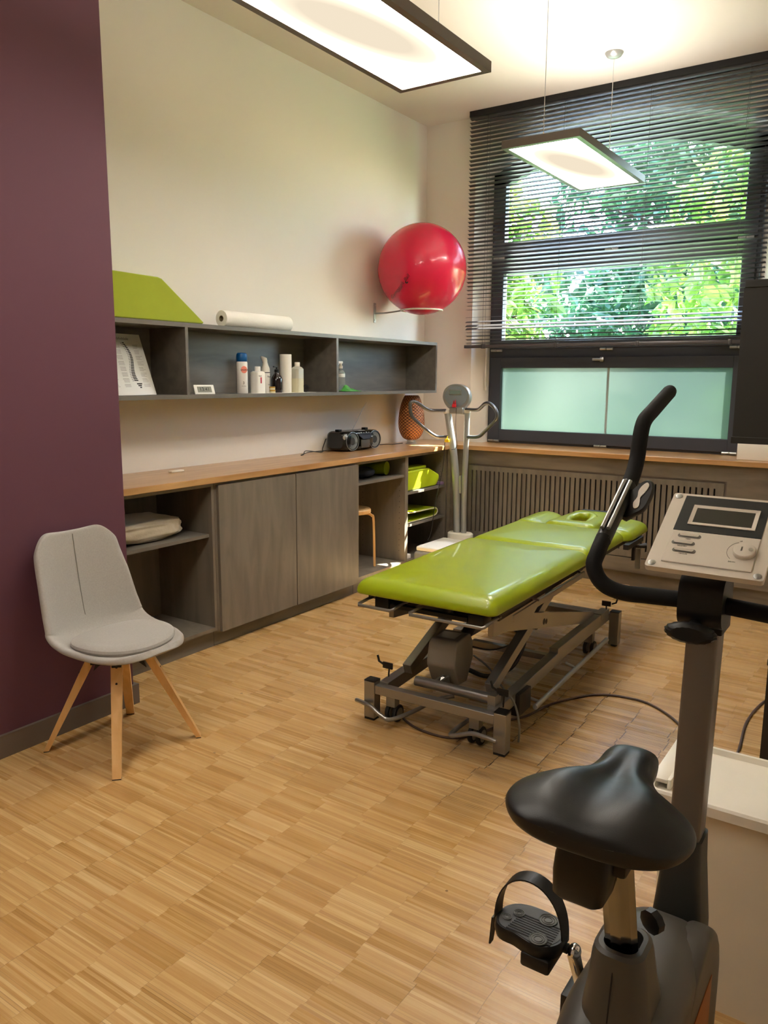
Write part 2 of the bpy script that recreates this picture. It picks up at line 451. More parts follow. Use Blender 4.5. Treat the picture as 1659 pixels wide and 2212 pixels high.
def rrect(x0, x1, y0, y1, r, z, n=6):
    r = min(r, (x1-x0)/2-1e-4, (y1-y0)/2-1e-4); L = []
    for cx, cy, a in ((x1-r, y1-r, 0), (x0+r, y1-r, 90), (x0+r, y0+r, 180), (x1-r, y0+r, 270)):
        for k in range(n+1):
            q = R(a + 90*k/n); L.append(Vector((cx+r*math.cos(q), cy+r*math.sin(q), z)))
    return L

def pad(mb, x0, x1, y0, y1, z0, z1, rc=0.03, rt=0.04, rb=0.008, crown=0.0, n=6, taper=0.0):
    """upholstered pad: rounded rectangle with rounded top edge. taper narrows the y0 end"""
    lv = []
    for k in range(4):
        a = math.pi/2*k/3; lv.append((z0 + rb*(1-math.cos(a)), rb*(1-math.sin(a))))
    for k in range(9):
        a = math.pi/2*k/8; lv.append((z1 - rt + rt*math.sin(a), rt*1.25*(1-math.cos(a))))
    hx = min(x1-x0, y1-y0)/2
    for k in range(1, 5): lv.append((z1 + crown*k/4.0*(2-k/4.0), rt*1.25 + (hx-rt*1.25-0.01)*k/4.5))
    loops = []
    for z, ins in lv:
        L = rrect(x0+ins, x1-ins, y0+ins, y1-ins, max(rc-ins*0.3, 0.004), z, n)
        if taper:
            cx = (x0+x1)/2
            for p in L: p.x = cx + (p.x-cx)*(1 - taper*(y1-p.y)/(y1-y0))
        loops.append(L)
    return mb.loft(loops)

def text_obj(name, s, size, mat, mtx, parent=None, extrude=0.0004, align='CENTER'):
    cu = bpy.data.curves.new(name+'_c', 'FONT'); cu.body = s; cu.size = size; cu.extrude = extrude; cu.align_x = align; cu.align_y = 'CENTER'
    to = bpy.data.objects.new(name+'_t', cu); COL.objects.link(to)
    bpy.context.view_layer.update()
    me = bpy.data.meshes.new_from_object(to); bpy.data.objects.remove(to); bpy.data.curves.remove(cu)
    me.transform(mtx); me.materials.clear(); me.materials.append(mat)
    o = bpy.data.objects.new(name, me); COL.objects.link(o); WM[o.name] = Matrix.Identity(4)
    setp(o, parent); return o
def frame_mtx(origin, xax, yax):
    x = Vector(xax).normalized(); y = Vector(yax); y = (y-x*y.dot(x)).normalized(); z = x.cross(y)
    m = Matrix((x, y, z)).transposed().to_4x4(); m.translation = Vector(origin); return m
def struct(o, label=None): 
    o['kind'] = 'structure'
    if label: o['label'] = label
    return o
# ================================================================== ROOM
XW, YB, ZC = -3.60, 5.95, 3.55          # left wall, window wall, ceiling
XR, YF = 0.75, -2.4                     # right wall, wall behind the camera
struct(MB().box(XW-0.2, XR+0.2, YF-0.2, 6.3, -0.12, 0.0).build('floor', M['floor'], smooth=False))
struct(MB().box(XW-0.2, XR+0.2, YF-0.2, 6.35, ZC, ZC+0.15).build('ceiling', M['ceil'], smooth=False))
struct(MB().box(XW-0.2, XW, YF-0.2, 6.35, 0, ZC).build('wall_left', M['wall'], smooth=False))
struct(MB().box(XR, XR+0.2, YF-0.2, 6.35, 0, ZC).build('wall_right', M['wall'], smooth=False))
struct(MB().box(XW, XR, YF-0.2, YF, 0, ZC).build('wall_front', M['wall'], smooth=False))
struct(MB().box(XW+0.001, -2.890, YF+0.001, 2.215, 0, ZC-0.001).build('wall_side', M['purple'], smooth=False), 'aubergine painted wall projecting on the left')
bb = MB().box(-2.890, -2.874, YF+0.01, 2.235, 0, 0.093).box(-3.14, -2.8745, 2.2155, 2.235, 0, 0.0925)
struct(bb.build('baseboard_left', M['skirt'], smooth=False), 'grey brown skirting board under the aubergine wall')

# window wall with segmental arch opening
CX = -2.03
def arcz(x, cx, apex, rad): return apex - rad + math.sqrt(max(rad*rad-(x-cx)**2, 0))
NA = 28
def outline(x0, x1, zb, cx, apex, rad, y):
    L = [Vector((x0, y, zb))]
    for k in range(NA+1):
        x = x0 + (x1-x0)*k/NA; L.append(Vector((x, y, arcz(x, cx, apex, rad))))
    L.append(Vector((x1, y, zb))); return L
F = outline(-3.14, -0.92, 0.93, CX, 3.395, 2.5, YB)
B = outline(-3.025, -0.995, 0.93, -2.01, 3.325, 2.43, 6.10)
B2 = [Vector((p.x, 6.35, p.z)) for p in B]
mb = MB(); bm = mb.bm
mb.loft([F, B, B2], closed=False)
def quad(*p): bm.faces.new([bm.verts.new(q) for q in p])
for yy in (YB, 6.35):
    O = F if yy == YB else B2
    quad((XW, yy, 0), (O[0].x, yy, 0), (O[0].x, yy, ZC), (XW, yy, ZC))
    quad((O[-1].x, yy, 0), (XR, yy, 0), (XR, yy, ZC), (O[-1].x, yy, ZC))
    quad((O[0].x, yy, 0), (O[-1].x, yy, 0), O[-1], O[0])
    for k in range(1, NA+1):
        a, b = O[k], O[k+1]; quad(a, b, (b.x, yy, ZC), (a.x, yy, ZC))
quad(F[0], F[-1], B2[-1], B2[0])
struct(mb.build('wall_back', M['wall'], smooth=False))

# ---- window
win = struct(thing('window_1', 'tall dark grey arched window with three casements', None, (-2.01, 6.09, 0.968)))
del win['label']
fr = MB()
y0, y1 = 6.055, 6.13
fr.box(-3.022, -2.955, y0, y1, 0.968, 3.13).box(-1.065, -0.998, y0, y1, 0.968, 3.13)
fr.box(-3.02, -1.0, y0, y1, 0.968, 0.985).box(-2.955, -1.065, y0, y1, 1.66, 1.75).box(-2.955, -1.065, y0, y1, 2.40, 2.52)
def archband(mb, x0, x1, za, zb_, ya, yb, n=24):
    lo = []; 
    for k in range(n+1):
        x = x0+(x1-x0)*k/n
        lo.append([Vector((x, ya, za(x))), Vector((x, yb, za(x))), Vector((x, yb, zb_(x))), Vector((x, ya, zb_(x)))])
    return mb.loft(lo)
archband(fr, -3.02, -1.0, lambda x: arcz(x, -2.01, 3.26, 2.40), lambda x: arcz(x, -2.01, 3.335, 2.43), y0, y1)
fr.build('frame', M['frame'], win, smooth=False)
def sash(z0, z1, g0, g1, gmat, bar=False, arch=False, handle_z=None, hinges=()):
    s = MB(); ya, yb = 6.035, 6.10; xa, xb = -3.003, -1.018; ga, gb = -2.907, -1.110
    s.box(xa, ga, ya, yb, z0, z1 if not arch else 3.06, bevel=0.004, seg=1).box(gb, xb, ya, yb, z0, z1 if not arch else 3.06, bevel=0.004, seg=1)
    s.box(ga-0.004, gb+0.004, ya, yb, z0, g0, bevel=0.004, seg=1)
    if arch:
        archband(s, xa, xb, lambda x: arcz(x, -2.01, 3.205, 2.36) if ga < x < gb else 3.02, lambda x: arcz(x, -2.01, 3.275, 2.40), ya, yb)
    else:
        s.box(ga-0.004, gb+0.004, ya, yb, g1, z1, bevel=0.004, seg=1)
    so = s.build('sash', M['frame'], win, smooth=False)
    g = MB()
    if arch:
        lo = []
        for k in range(25):
            x = ga+(gb-ga)*k/24; zt = arcz(x, -2.01, 3.206, 2.36)
            lo.append([Vector((x, 6.070, g0)), Vector((x, 6.076, g0)), Vector((x, 6.076, zt)), Vector((x, 6.070, zt))])
        g.loft(lo)
    else:
        g.box(ga, gb, 6.070, 6.076, g0, g1)
    g.build('glass_pane', gmat, so, smooth=False)
    if bar: MB().box(-2.018, -2.000, 6.0672, 6.0698, g0, g1).build('glazing_bar', M['seam'], so, smooth=False)
    if handle_z:
        h = MB().box(-2.065, -2.035, 6.012, 6.036, handle_z-0.018, handle_z+0.018, bevel=0.006).box(-2.12, -2.03, 6.000, 6.014, handle_z-0.011, handle_z+0.009, bevel=0.004)
        h.build('handle', M['alu'], so)
    for hx, hz in hinges:
        MB().cyl((hx-0.05, 6.028, hz), (hx-0.002, 6.028, hz), 0.010, seg=12).cyl((hx+0.002, 6.028, hz), (hx+0.05, 6.028, hz), 0.010, seg=12).build('hinge', M['alu'], so)
sash(0.985, 1.672, 1.078, 1.585, M['frost'], bar=True, handle_z=1.650, hinges=((-2.95, 0.982), (-2.03, 0.982), (-1.09, 0.982)))
sash(1.738, 2.452, 1.813, 2.340, M['glass'], handle_z=None, hinges=((-2.945, 1.728), (-2.02, 1.728), (-1.09, 1.728)))
sash(2.470, 3.1, 2.585, 3.2, M['glass'], arch=True, handle_z=None, hinges=((-2.945, 2.462), (-2.02, 2.462), (-1.09, 2.462)))
MB().box(-3.035, -3.024, 6.0, 6.03, 1.40, 1.80, bevel=0.003).build('espagnolette_rod', M['white'], win)

# ---- venetian blind
bl = thing('window_blind', 'dark slatted venetian blind lowered over the upper part of the arched window', 'blind', (-2.03, 5.84, 1.75))
BX0, BX1 = -3.135, -0.925
MB().box(BX0+0.01, BX1-0.01, 5.80, 5.90, 3.505, 3.549).build('headrail', M['black'], bl, smooth=False)
MB().box(BX0-0.008, BX1+0.005, 5.822, 5.852, 1.742, 1.768, bevel=0.004).build('bottom_rail', M['slat'], bl)
sl = MB()
zs = []; z = 3.500
while z > 2.02: zs.append(z); z -= 0.0309
low = [1.987, 1.952, 1.921, 1.897, 1.868, 1.840, 1.811, 1.786, 1.778]
zs += low
for z in zs:
    if z > 2.27: tilt = 16
    elif z > 2.0: tilt = 16 - 20*(2.27-z)/0.27
    else: tilt = {1.987: -5, 1.952: -24, 1.921: -30, 1.897: -30, 1.868: 2, 1.840: 12, 1.811: 12}.get(z, 4)
    tilt += random.uniform(-0.8, 0.8)
    a = R(tilt); w = 0.0175; lo = []
    for x in (BX0+random.uniform(-.002, .002), BX1):
        top, bot = [], []
        for k in range(5):
            s_ = -1 + k/2; cr = 0.0022*(1-s_*s_)
            yy = 5.84 + s_*w*math.cos(a) + cr*math.sin(a); zz = z - s_*w*math.sin(a) + cr*math.cos(a)
            top.append(Vector((x, yy, zz))); bot.append(Vector((x, yy, zz-0.0006)))
        lo.append(top + bot[::-1])
    sl.loft(lo)
sl.build('slats', M['slat'], bl, smooth=False)
for x in (-2.973, -2.351, -1.730, -1.104):
    MB().cyl((x, 5.818, 1.745), (x, 5.818, 3.51), 0.0012, seg=6).cyl((x, 5.862, 1.745), (x, 5.862, 3.51), 0.0012, seg=6).box(x-0.012, x+0.012, 5.816, 5.858, 1.738, 1.772, bevel=0.003).build('ladder_cord', M['slat'], bl)

# ================================================================== WORKTOPS AND CABINETS
w1 = MB().box(-3.598, -3.10, 2.237, 5.60, 0.934, 0.968, bevel=0.002, seg=1).build('worktop', M['oak_top'], smooth=False)
tag(w1, 'long honey oak worktop on the base cabinets, under the wall shelf', 'worktop')
w2 = MB().box(-3.598, -3.1, 5.601, 5.948, 0.934, 0.968).box(-3.1, XR-0.002, 5.60, 5.948, 0.934, 0.968, bevel=0.002, seg=1).box(-3.02, -1.0, 5.94, 6.10, 0.934, 0.968)
w2 = w2.build('windowsill', M['oak_top_x'], smooth=False)
tag(w2, 'honey oak windowsill board under the frosted casement above the slotted panel', 'windowsill')

def unit(name, label, ya, yb, bottom=True, plinth=True):
    t = thing(name, label, 'cabinet', (-3.36, (ya+yb)/2, 0), 'grey brown base cabinets along the left wall')
    c = MB(); T = 0.019
    c.box(-3.59, -3.13, ya, ya+T, 0.10, 0.932).box(-3.59, -3.13, yb-T, yb, 0.10, 0.932).box(-3.59, -3.13, ya+T, yb-T, 0.913, 0.932)
    c.box(-3.59, -3.578, ya+T, yb-T, 0.10, 0.913).box(-3.578, -3.13, ya+T, yb-T, 0.10, 0.12)
    c.build('carcass', M['veneer'], t, smooth=False)
    if plinth: MB().box(-3.19, -3.165, ya, yb-0.001, 0.0, 0.099).build('plinth', M['veneer_h'], t, smooth=False)
    return t
def shelfb(t, ya, yb, z, xf=-3.14): return MB().box(-3.577, xf, ya, yb, z-0.009, z+0.009).build('shelf', M['veneer_h'], t, smooth=False)
u1 = unit('open_cabinet', 'open base cabinet with one shelf and a beige blanket, beside the aubergine wall', 2.240, 2.985)
shelfb(u1, 2.26, 2.965, 0.640, -3.155); 
u2 = unit('door_cabinet', 'closed grey brown base cabinet with two plain handleless doors', 2.987, 4.310)
for a, b in ((3.003, 3.648), (3.655, 4.296)):
    MB().box(-3.130, -3.112, a, b, 0.088, 0.918, bevel=0.001, seg=1).build('door', M['veneer'], u2, smooth=False)
u3 = unit('knee_cabinet', 'open base cabinet with a high shelf and a round wooden stool inside', 4.312, 4.945)
shelfb(u3, 4.331, 4.926, 0.775)
u4 = unit('shelf_cabinet', 'open grey brown corner cabinet with two shelves holding green cushions', 4.947, 5.560)
shelfb(u4, 4.966, 5.541, 0.635); shelfb(u4, 4.966, 5.541, 0.385)
def pinholes(t, y, za, zb):
    mb = MB()
    for x in (-3.18, -3.52):
        z = za
        while z < zb: mb.cyl((x, y-0.0004, z), (x, y+0.0004, z), 0.0028, seg=8); z += 0.042
    mb.build('pin_hole', M['ink'], t, smooth=False, split=True)
pinholes(u3, 4.9255, 0.2, 0.72); pinholes(u4, 5.5405, 0.16, 0.9)

# upper wall shelf
us = thing('wall_shelf', 'long grey brown open wall shelf with three compartments above the worktop', 'shelf', (-3.45, 3.95, 1.38))
sm = MB()
sm.box(-3.598, -3.30, 2.237, 5.66, 1.762, 1.785).box(-3.598, -3.30, 2.237, 5.66, 1.380, 1.402)
sm.box(-3.598, -3.30, 5.640, 5.66, 1.402, 1.762).box(-3.598, -3.30, 2.237, 2.257, 1.402, 1.762)
sm.box(-3.598, -3.302, 2.978, 2.998, 1.402, 1.762).box(-3.598, -3.302, 4.313, 4.335, 1.402, 1.762)
sm.build('shelf_boards', M['veneer_h'], us, smooth=False)
MB().box(-3.598, -3.590, 2.26, 5.64, 1.402, 1.762).build('back_panel', M['veneer_h'], us, smooth=False)

# radiator cover under the sill
rc = thing('radiator_cover', 'grey brown wooden radiator cover with vertical slots under the windowsill', 'radiator cover', (-1.5, 5.66, 0))
c = MB(); YP = 5.65
c.box(-3.10, -2.992, YP, YP+0.018, 0.105, 0.932).box(-1.018, XR-0.003, YP, YP+0.018, 0.105, 0.932)
c.box(-2.992, -1.018, YP, YP+0.018, 0.822, 0.932).box(-2.992, -1.018, YP, YP+0.018, 0.105, 0.212)
c.box(-3.128, -3.10, 5.56, YP+0.018, 0.0, 0.932)
c.build('surround_panel', M['veneer_x'], rc, smooth=False)
g = MB(); gx0, gx1 = -2.978, -1.034
g.box(gx0, gx1, YP+0.002, YP+0.020, 0.768, 0.806).box(gx0, gx1, YP+0.002, YP+0.020, 0.219, 0.268)
xx = -2.947; n = 48; P = 0.0394
g.box(gx0, xx-0.006, YP+0.002, YP+0.020, 0.268, 0.768)
for k in range(n):
    a = xx + k*P + 0.006; b = a + P - 0.012 if k < n-1 else gx1
    g.box(a, b, YP+0.002, YP+0.020, 0.268, 0.768)
g.build('slotted_grille', M['veneer'], rc, smooth=False)
MB().box(-2.992, -1.018, YP+0.010, YP+0.016, 0.806, 0.822).box(-1.034, -1.018, YP+0.010, YP+0.016, 0.212, 0.806).box(-2.992, -2.978, YP+0.010, YP+0.016, 0.212, 0.806).build('recess_strip', M['skirt'], rc, smooth=False)
MB().box(-3.10, XR-0.003, YP+0.035, YP+0.05, 0.0, 0.104).build('plinth', M['veneer_x'], rc, smooth=False)
MB().box(-2.95, -1.05, YP+0.11, YP+0.14, 0.15, 0.88).build('radiator', M['darkbox'], rc, smooth=False)

# trunking box on the right end of the sill
tb = MB().box(-0.985, XR-0.004, 5.72, 5.945, 0.9685, 1.086, bevel=0.004)
t_ = tb.build('cable_trunking', M['wall'])
tag(t_, 'low cream box casing on the windowsill under the black screen', 'casing')

# ================================================================== PENDANT LAMPS
def diffuser_mat():
    m = bpy.data.materials.new('lamp_diffuser'); m.use_nodes = True; t = NT(m); t.n.clear()
    tc = t.new('ShaderNodeTexCoord'); sp = t.new('ShaderNodeSeparateXYZ'); t.link(tc.outputs['Generated'], sp.inputs[0])
    gx = t.math('MULTIPLY', t.math('SUBTRACT', sp.outputs[0], 0.5), 2.0); gy = t.math('MULTIPLY', t.math('SUBTRACT', sp.outputs[1], 0.47), 2.0)
    sh = t.math('ADD', gx, t.math('MULTIPLY', gy, -0.45))
    d = t.math('SQRT', t.math('ADD', t.math('POWER', t.math('ABSOLUTE', t.math('DIVIDE', sh, 1.0)), 2.0), t.math('POWER', t.math('ABSOLUTE', t.math('DIVIDE', gy, 1.15)), 2.0)))
    f = t.ramp(d, [(0.42, (0, 0, 0, 1)), (0.62, (0.006, 0.006, 0.006, 1)), (0.78, (0.03, 0.03, 0.03, 1)), (1.0, (1, 1, 1, 1))])
    e = t.new('ShaderNodeEmission')
    t.link(t.mix(f, (1.0, 0.86, 0.66, 1), (1.0, 0.945, 0.86, 1)), e.inputs[0])
    t.link(t.math('ADD', LAMP_TAN, t.math('MULTIPLY', f, LAMP_DOWN)), e.inputs[1])
    o = t.new('ShaderNodeOutputMaterial'); t.link(e.outputs[0], o.inputs[0]); return m
MD = diffuser_mat(); MU = emit_mat('lamp_uplight', (1.0, 0.945, 0.87, 1), LAMP_UP)
M['lampframe'] = base_mat('lamp_frame_grey', '#6f675e', 0.4, metal=0.4)
def lamp(y0, y1, label, cords):
    x0, x1, z0, z1 = -2.052, -1.604, 2.75, 2.792
    t = thing('pendant_lamp', label, 'lamp', (-1.828, (y0+y1)/2, z0), 'flat rectangular pendant lamps in a row')
    f = MB().box(x0, x0+0.03, y0, y1, z0, z1).box(x1-0.03, x1, y0, y1, z0, z1).box(x0+0.03, x1-0.03, y0, y0+0.03, z0, z1).box(x0+0.03, x1-0.03, y1-0.03, y1, z0, z1)
    f.build('lamp_frame', M['lampframe'], t, smooth=False)
    MB().box(x0+0.0305, x1-0.0305, y0+0.0305, y1-0.0305, z0+0.004, z0+0.010).build('diffuser', MD, t, smooth=False)
    MB().box(x0+0.08, x1-0.08, y0+0.08, y1-0.08, z1-0.012, z1-0.008).build('uplight_panel', MU, t, smooth=False)
    for cy in cords:
        MB().cyl((-1.828, cy, z1-0.012), (-1.828, cy, ZC-0.02), 0.0022, seg=8).cyl((-1.828, cy, z1-0.012), (-1.828, cy, z1+0.02), 0.006, seg=10).build('suspension_cord', M['alu'], t)
        MB().lathe([(0.004, -0.032), (0.022, -0.030), (0.045, -0.020), (0.058, 0.0), (0.058, 0.003)], (-1.828, cy, ZC-0.003)).build('ceiling_rose', M['silver'], t)
lamp(1.965, 3.155, 'larger looking flat pendant lamp over the middle of the room, nearer the aubergine wall', (2.02, 3.10))
lamp(4.185, 5.365, 'flat rectangular pendant lamp hanging in front of the window blind', (4.235, 5.305))
lamp(-0.255, 0.935, 'unseen pendant lamp added over the exercise bike as fill light', (-0.2, 0.88))  # third lamp is out of view, added to fill the room with light

# ================================================================== OUTSIDE
struct(MB().box(-30, 30, 6.36, 40, -1.6, -1.5).build('trim_ground', M['lawn'], smooth=False), 'lawn outside the window')
struct(MB().box(-9, -2.9, 6.37, 12, -1.5, -1.46).build('trim_bounce_slab', M['bounce_pale'], smooth=False), 'pale slab added outside the window to bounce sunlight')  # pale slab added to bounce sunlight into one side of the frosted glass
def leaves(name, mat, cfun, n, size, label, cat, seed):
    rnd = random.Random(seed); mb = MB(); bm = mb.bm
    for _ in range(n):
        c = Vector(cfun(rnd)); s = size*rnd.uniform(0.6, 1.3)
        q = Euler((rnd.uniform(-1.1, 1.1), rnd.uniform(-1.1, 1.1), rnd.uniform(0, 6.28))).to_matrix()
        pts = [(-1, 0, 0), (-0.35, 0.42, 0.1), (0.35, 0.36, 0.1), (1, 0, -0.05), (0.35, -0.36, 0.1), (-0.35, -0.42, 0.1)]
        vs = [bm.verts.new(c + q @ (Vector(p)*s)) for p in pts]
        bm.faces.new((vs[0], vs[1], vs[2], vs[3])); bm.faces.new((vs[0], vs[3], vs[4], vs[5]))
    return mb.build(name, mat, smooth=False)
from mathutils import noise as nz
def tree(cx, cy, cz, rx, ry, rz, n, size, mat, label, seed, z0=-1.5):
    t = thing('tree', label, 'tree', (cx, cy, z0), 'trees outside the window')
    def f(rnd):
        while True:
            p = [rnd.uniform(-1, 1) for _ in range(3)]; d = sum(a*a for a in p)
            if d < 1 and nz.noise(Vector((p[0]*rx*1.1+seed, p[1]*ry*1.1, p[2]*rz*1.1))) > -0.06: return (cx+p[0]*rx, cy+p[1]*ry, cz+p[2]*rz)
    o = leaves('foliage', mat, f, n, size, None, None, seed); setp(o, t); o['kind'] = 'stuff'
    rnd = random.Random(seed+1); tr = MB()
    tr.tube([(cx, cy, z0), (cx+0.05, cy, cz-rz*0.6), (cx, cy+0.1, cz), (cx+0.1, cy, cz+rz*0.7)], [0.12, 0.09, 0.06, 0.02], 10, smooth=4)
    for _ in range(7):
        a = rnd.uniform(0, 6.28); zz = cz+rnd.uniform(-0.7, 0.4)*rz
        tr.tube([(cx, cy, zz), (cx+math.cos(a)*rx*.4, cy+math.sin(a)*ry*.4, zz+.25), (cx+math.cos(a)*rx*.8, cy+math.sin(a)*ry*.8, zz+.35)], [0.035, 0.02, 0.008], 6)
    tr.build('trunk', M['bark'], t)
tree(-5.3, 9.6, 2.6, 1.45, 1.0, 2.1, 5200, 0.115, M['leafa'], 'light green leafy tree outside the window, farther from the black screen', 11)
tree(-3.1, 12.0, 2.9, 2.2, 1.2, 2.4, 6500, 0.12, M['leafb'], 'darker green tree standing between the two light green trees outside', 12)
tree(-1.0, 9.4, 2.4, 1.75, 1.0, 1.9, 3400, 0.115, M['leafa'], 'light green leafy tree with bright gaps outside, next to the black screen', 13)
def hedgef(rnd): return (rnd.uniform(-2.45, 0.8), rnd.uniform(7.3, 7.9), rnd.uniform(-1.5, 1.45))
h = leaves('hedge', M['leafa'], hedgef, 4500, 0.06, None, None, 21); h['kind'] = 'stuff'; h['label'] = 'low green hedge right outside the window'; h['category'] = 'hedge'

# ================================================================== GREY CHAIR
def build_chair(cx, cy, rot):
    t = thing('shell_chair', 'grey fabric bucket chair with four splayed pale wooden legs against the aubergine wall', 'chair', (cx, cy, 0))
    MX = Matrix.Translation((cx, cy, 0)) @ Matrix.Rotation(rot, 4, 'Z')
    prof = [(0.246, 0.455), (0.236, 0.446), (0.212, 0.437), (0.172, 0.429), (0.11, 0.423), (0.04, 0.419), (-0.04, 0.417), (-0.12, 0.424), (-0.185, 0.455), (-0.218, 0.52), (-0.236, 0.61), (-0.250, 0.70), (-0.262, 0.79), (-0.272, 0.872)]
    hw = [0.045, 0.098, 0.148, 0.190, 0.219, 0.232, 0.237, 0.237, 0.235, 0.230, 0.222, 0.213, 0.205, 0.195]
    lift = [0.0, 0.003, 0.008, 0.016, 0.026, 0.036, 0.046, 0.062, 0.082, 0.084, 0.074, 0.062, 0.050, 0.040]
    P2 = [Vector((a, 0, b)) for a, b in prof]
    pts, hws = catmull(P2, hw, 4); _, lfs = catmull(P2, lift, 4)
    n = len(pts); nu = 18; grid = []
    for i, p in enumerate(pts):
        a, b = pts[max(0, i-1)], pts[min(n-1, i+1)]; tn = (b-a).normalized(); nn = Vector((tn.z*1.0, 0, -tn.x)).normalized()
        if nn.x < 0 and i > n*0.6: nn = -nn
        if nn.z < 0 and i <= n*0.6: nn = -nn
        w = hws[i]
        row = []
        for k in range(nu+1):
            u = -1+2*k/nu
            # rounded top corners
            q = p.copy(); e = 1.0
            dz = 0.0
            if i > n-10:
                f = (i-(n-10))/9.0
                dz = -0.070*f*max(0, abs(u)-0.60)**2/0.16 + 0.006*f*math.exp(-((abs(u)-0.6)/0.25)**2)
            front = 0.0
            q = q + Vector((-0.10*front*abs(u)**2.0*0.4, u*w, dz)) + nn*lfs[i]*abs(u)**2.0
            row.append(q)
        grid.append(row)
    mb = MB(); V = [[mb.bm.verts.new(q) for q in r] for r in grid]
    for i in range(n-1):
        for k in range(nu): mb.bm.faces.new((V[i][k], V[i][k+1], V[i+1][k+1], V[i+1][k]))
    mb.xf(MX); sh = mb.build('shell', M['fabric'], t, sharp=179)
    md = sh.modifiers.new('solid', 'SOLIDIFY'); md.thickness = 0.026; md.offset = 0.0; md.use_rim = True
    bv = sh.modifiers.new('sub', 'SUBSURF'); bv.levels = 2; bv.render_levels = 2
    # seat cushion (D shaped, slightly domed)
    lo = []
    for z, s_ in ((0.432, 0.90), (0.440, 0.97), (0.452, 1.0), (0.462, 0.985), (0.470, 0.93), (0.475, 0.80), (0.478, 0.5), (0.479, 0.15)):
        L = []
        for k in range(48):
            a = 2*math.pi*k/48; c_, s2 = math.cos(a), math.sin(a)
            rx = 0.178 if c_ > 0 else 0.172
            x = 0.030 + rx*s_*math.copysign(abs(c_)**0.9, c_); y = 0.205*s_*math.copysign(abs(s2)**0.9, s2)
            L.append(Vector((x, y, z + 0.012*(abs(y)/0.2)**2 + 0.004)))
        lo.append(L)
    MB().loft(lo).xf(MX).build('seat_cushion', M['fabric'], t)
    # seam down the middle of the back
    sm_ = [Vector((p.x+0.0145, 0.001, p.z)) for p in pts[36:-1]]
    MB().tube(sm_, 0.0016, 6).xf(MX).build('back_seam', M['greytext'], t)
    # under frame
    MB().box(-0.10, 0.10, -0.10, 0.10, 0.385, 0.397).box(-0.13, 0.13, -0.018, 0.018, 0.378, 0.386).box(-0.018, 0.018, -0.13, 0.13, 0.378, 0.386).xf(MX @ Matrix.Rotation(R(45), 4, 'Z')).build('mounting_plate', M['black'], t)
    for sx, sy in ((1, 1), (1, -1), (-1, 1), (-1, -1)):
        d = Vector((sx, sy, 0)).normalized(); s_ = Vector((-d.y, d.x, 0))
        top = Vector((sx*0.070, sy*0.070, 0.402)); bot = Vector((sx*0.212, sy*0.212, 0.004))
        ax = (bot-top).normalized()
        lo = []
        for f, wt, dt in ((0.0, 0.022, 0.036), (0.22, 0.021, 0.036), (1.0, 0.0165, 0.020)):
            c = top.lerp(bot, f)
            out = d*dt/2; 
            L = [c - s_*wt - out, c + s_*wt - out, c + s_*wt + out, c - s_*wt + out]
            if f == 1.0: 
                for q in L: q.z = 0.004
            lo.append(L)
        lg = MB().loft(lo).xf(MX).build('leg', M['birch'], t, smooth=False)
        MB().prism([bot-s_*0.0165-d*.010, bot+s_*0.0165-d*.010, bot+s_*0.0165+d*.010, bot-s_*0.0165+d*.010], -0.004, (0, 0, 1)).xf(MX).build('foot_glide', M['rubber'], lg, smooth=False)
        b = MB()
        for f in (0.06, 0.20):
            c = top.lerp(bot, f) + d*0.0185
            b.cyl(c - d*0.002, c + d*0.0012, 0.0042, seg=14)
        b.xf(MX).build('bolt', M['ink'], lg, split=True)
        br = MB(); c0 = top - d*0.02
        br.prism([c0 - s_*0.012 + Vector((0, 0, -0.003)), c0 - s_*0.012 - d*0.05 + Vector((0, 0, -0.008)), c0 - s_*0.012 + d*0.024 + Vector((0, 0, -0.075))], 0.024, s_)
        br.xf(MX).build('bracket', M['black'], t, smooth=False)
build_chair(-2.588, 1.925, R(2))

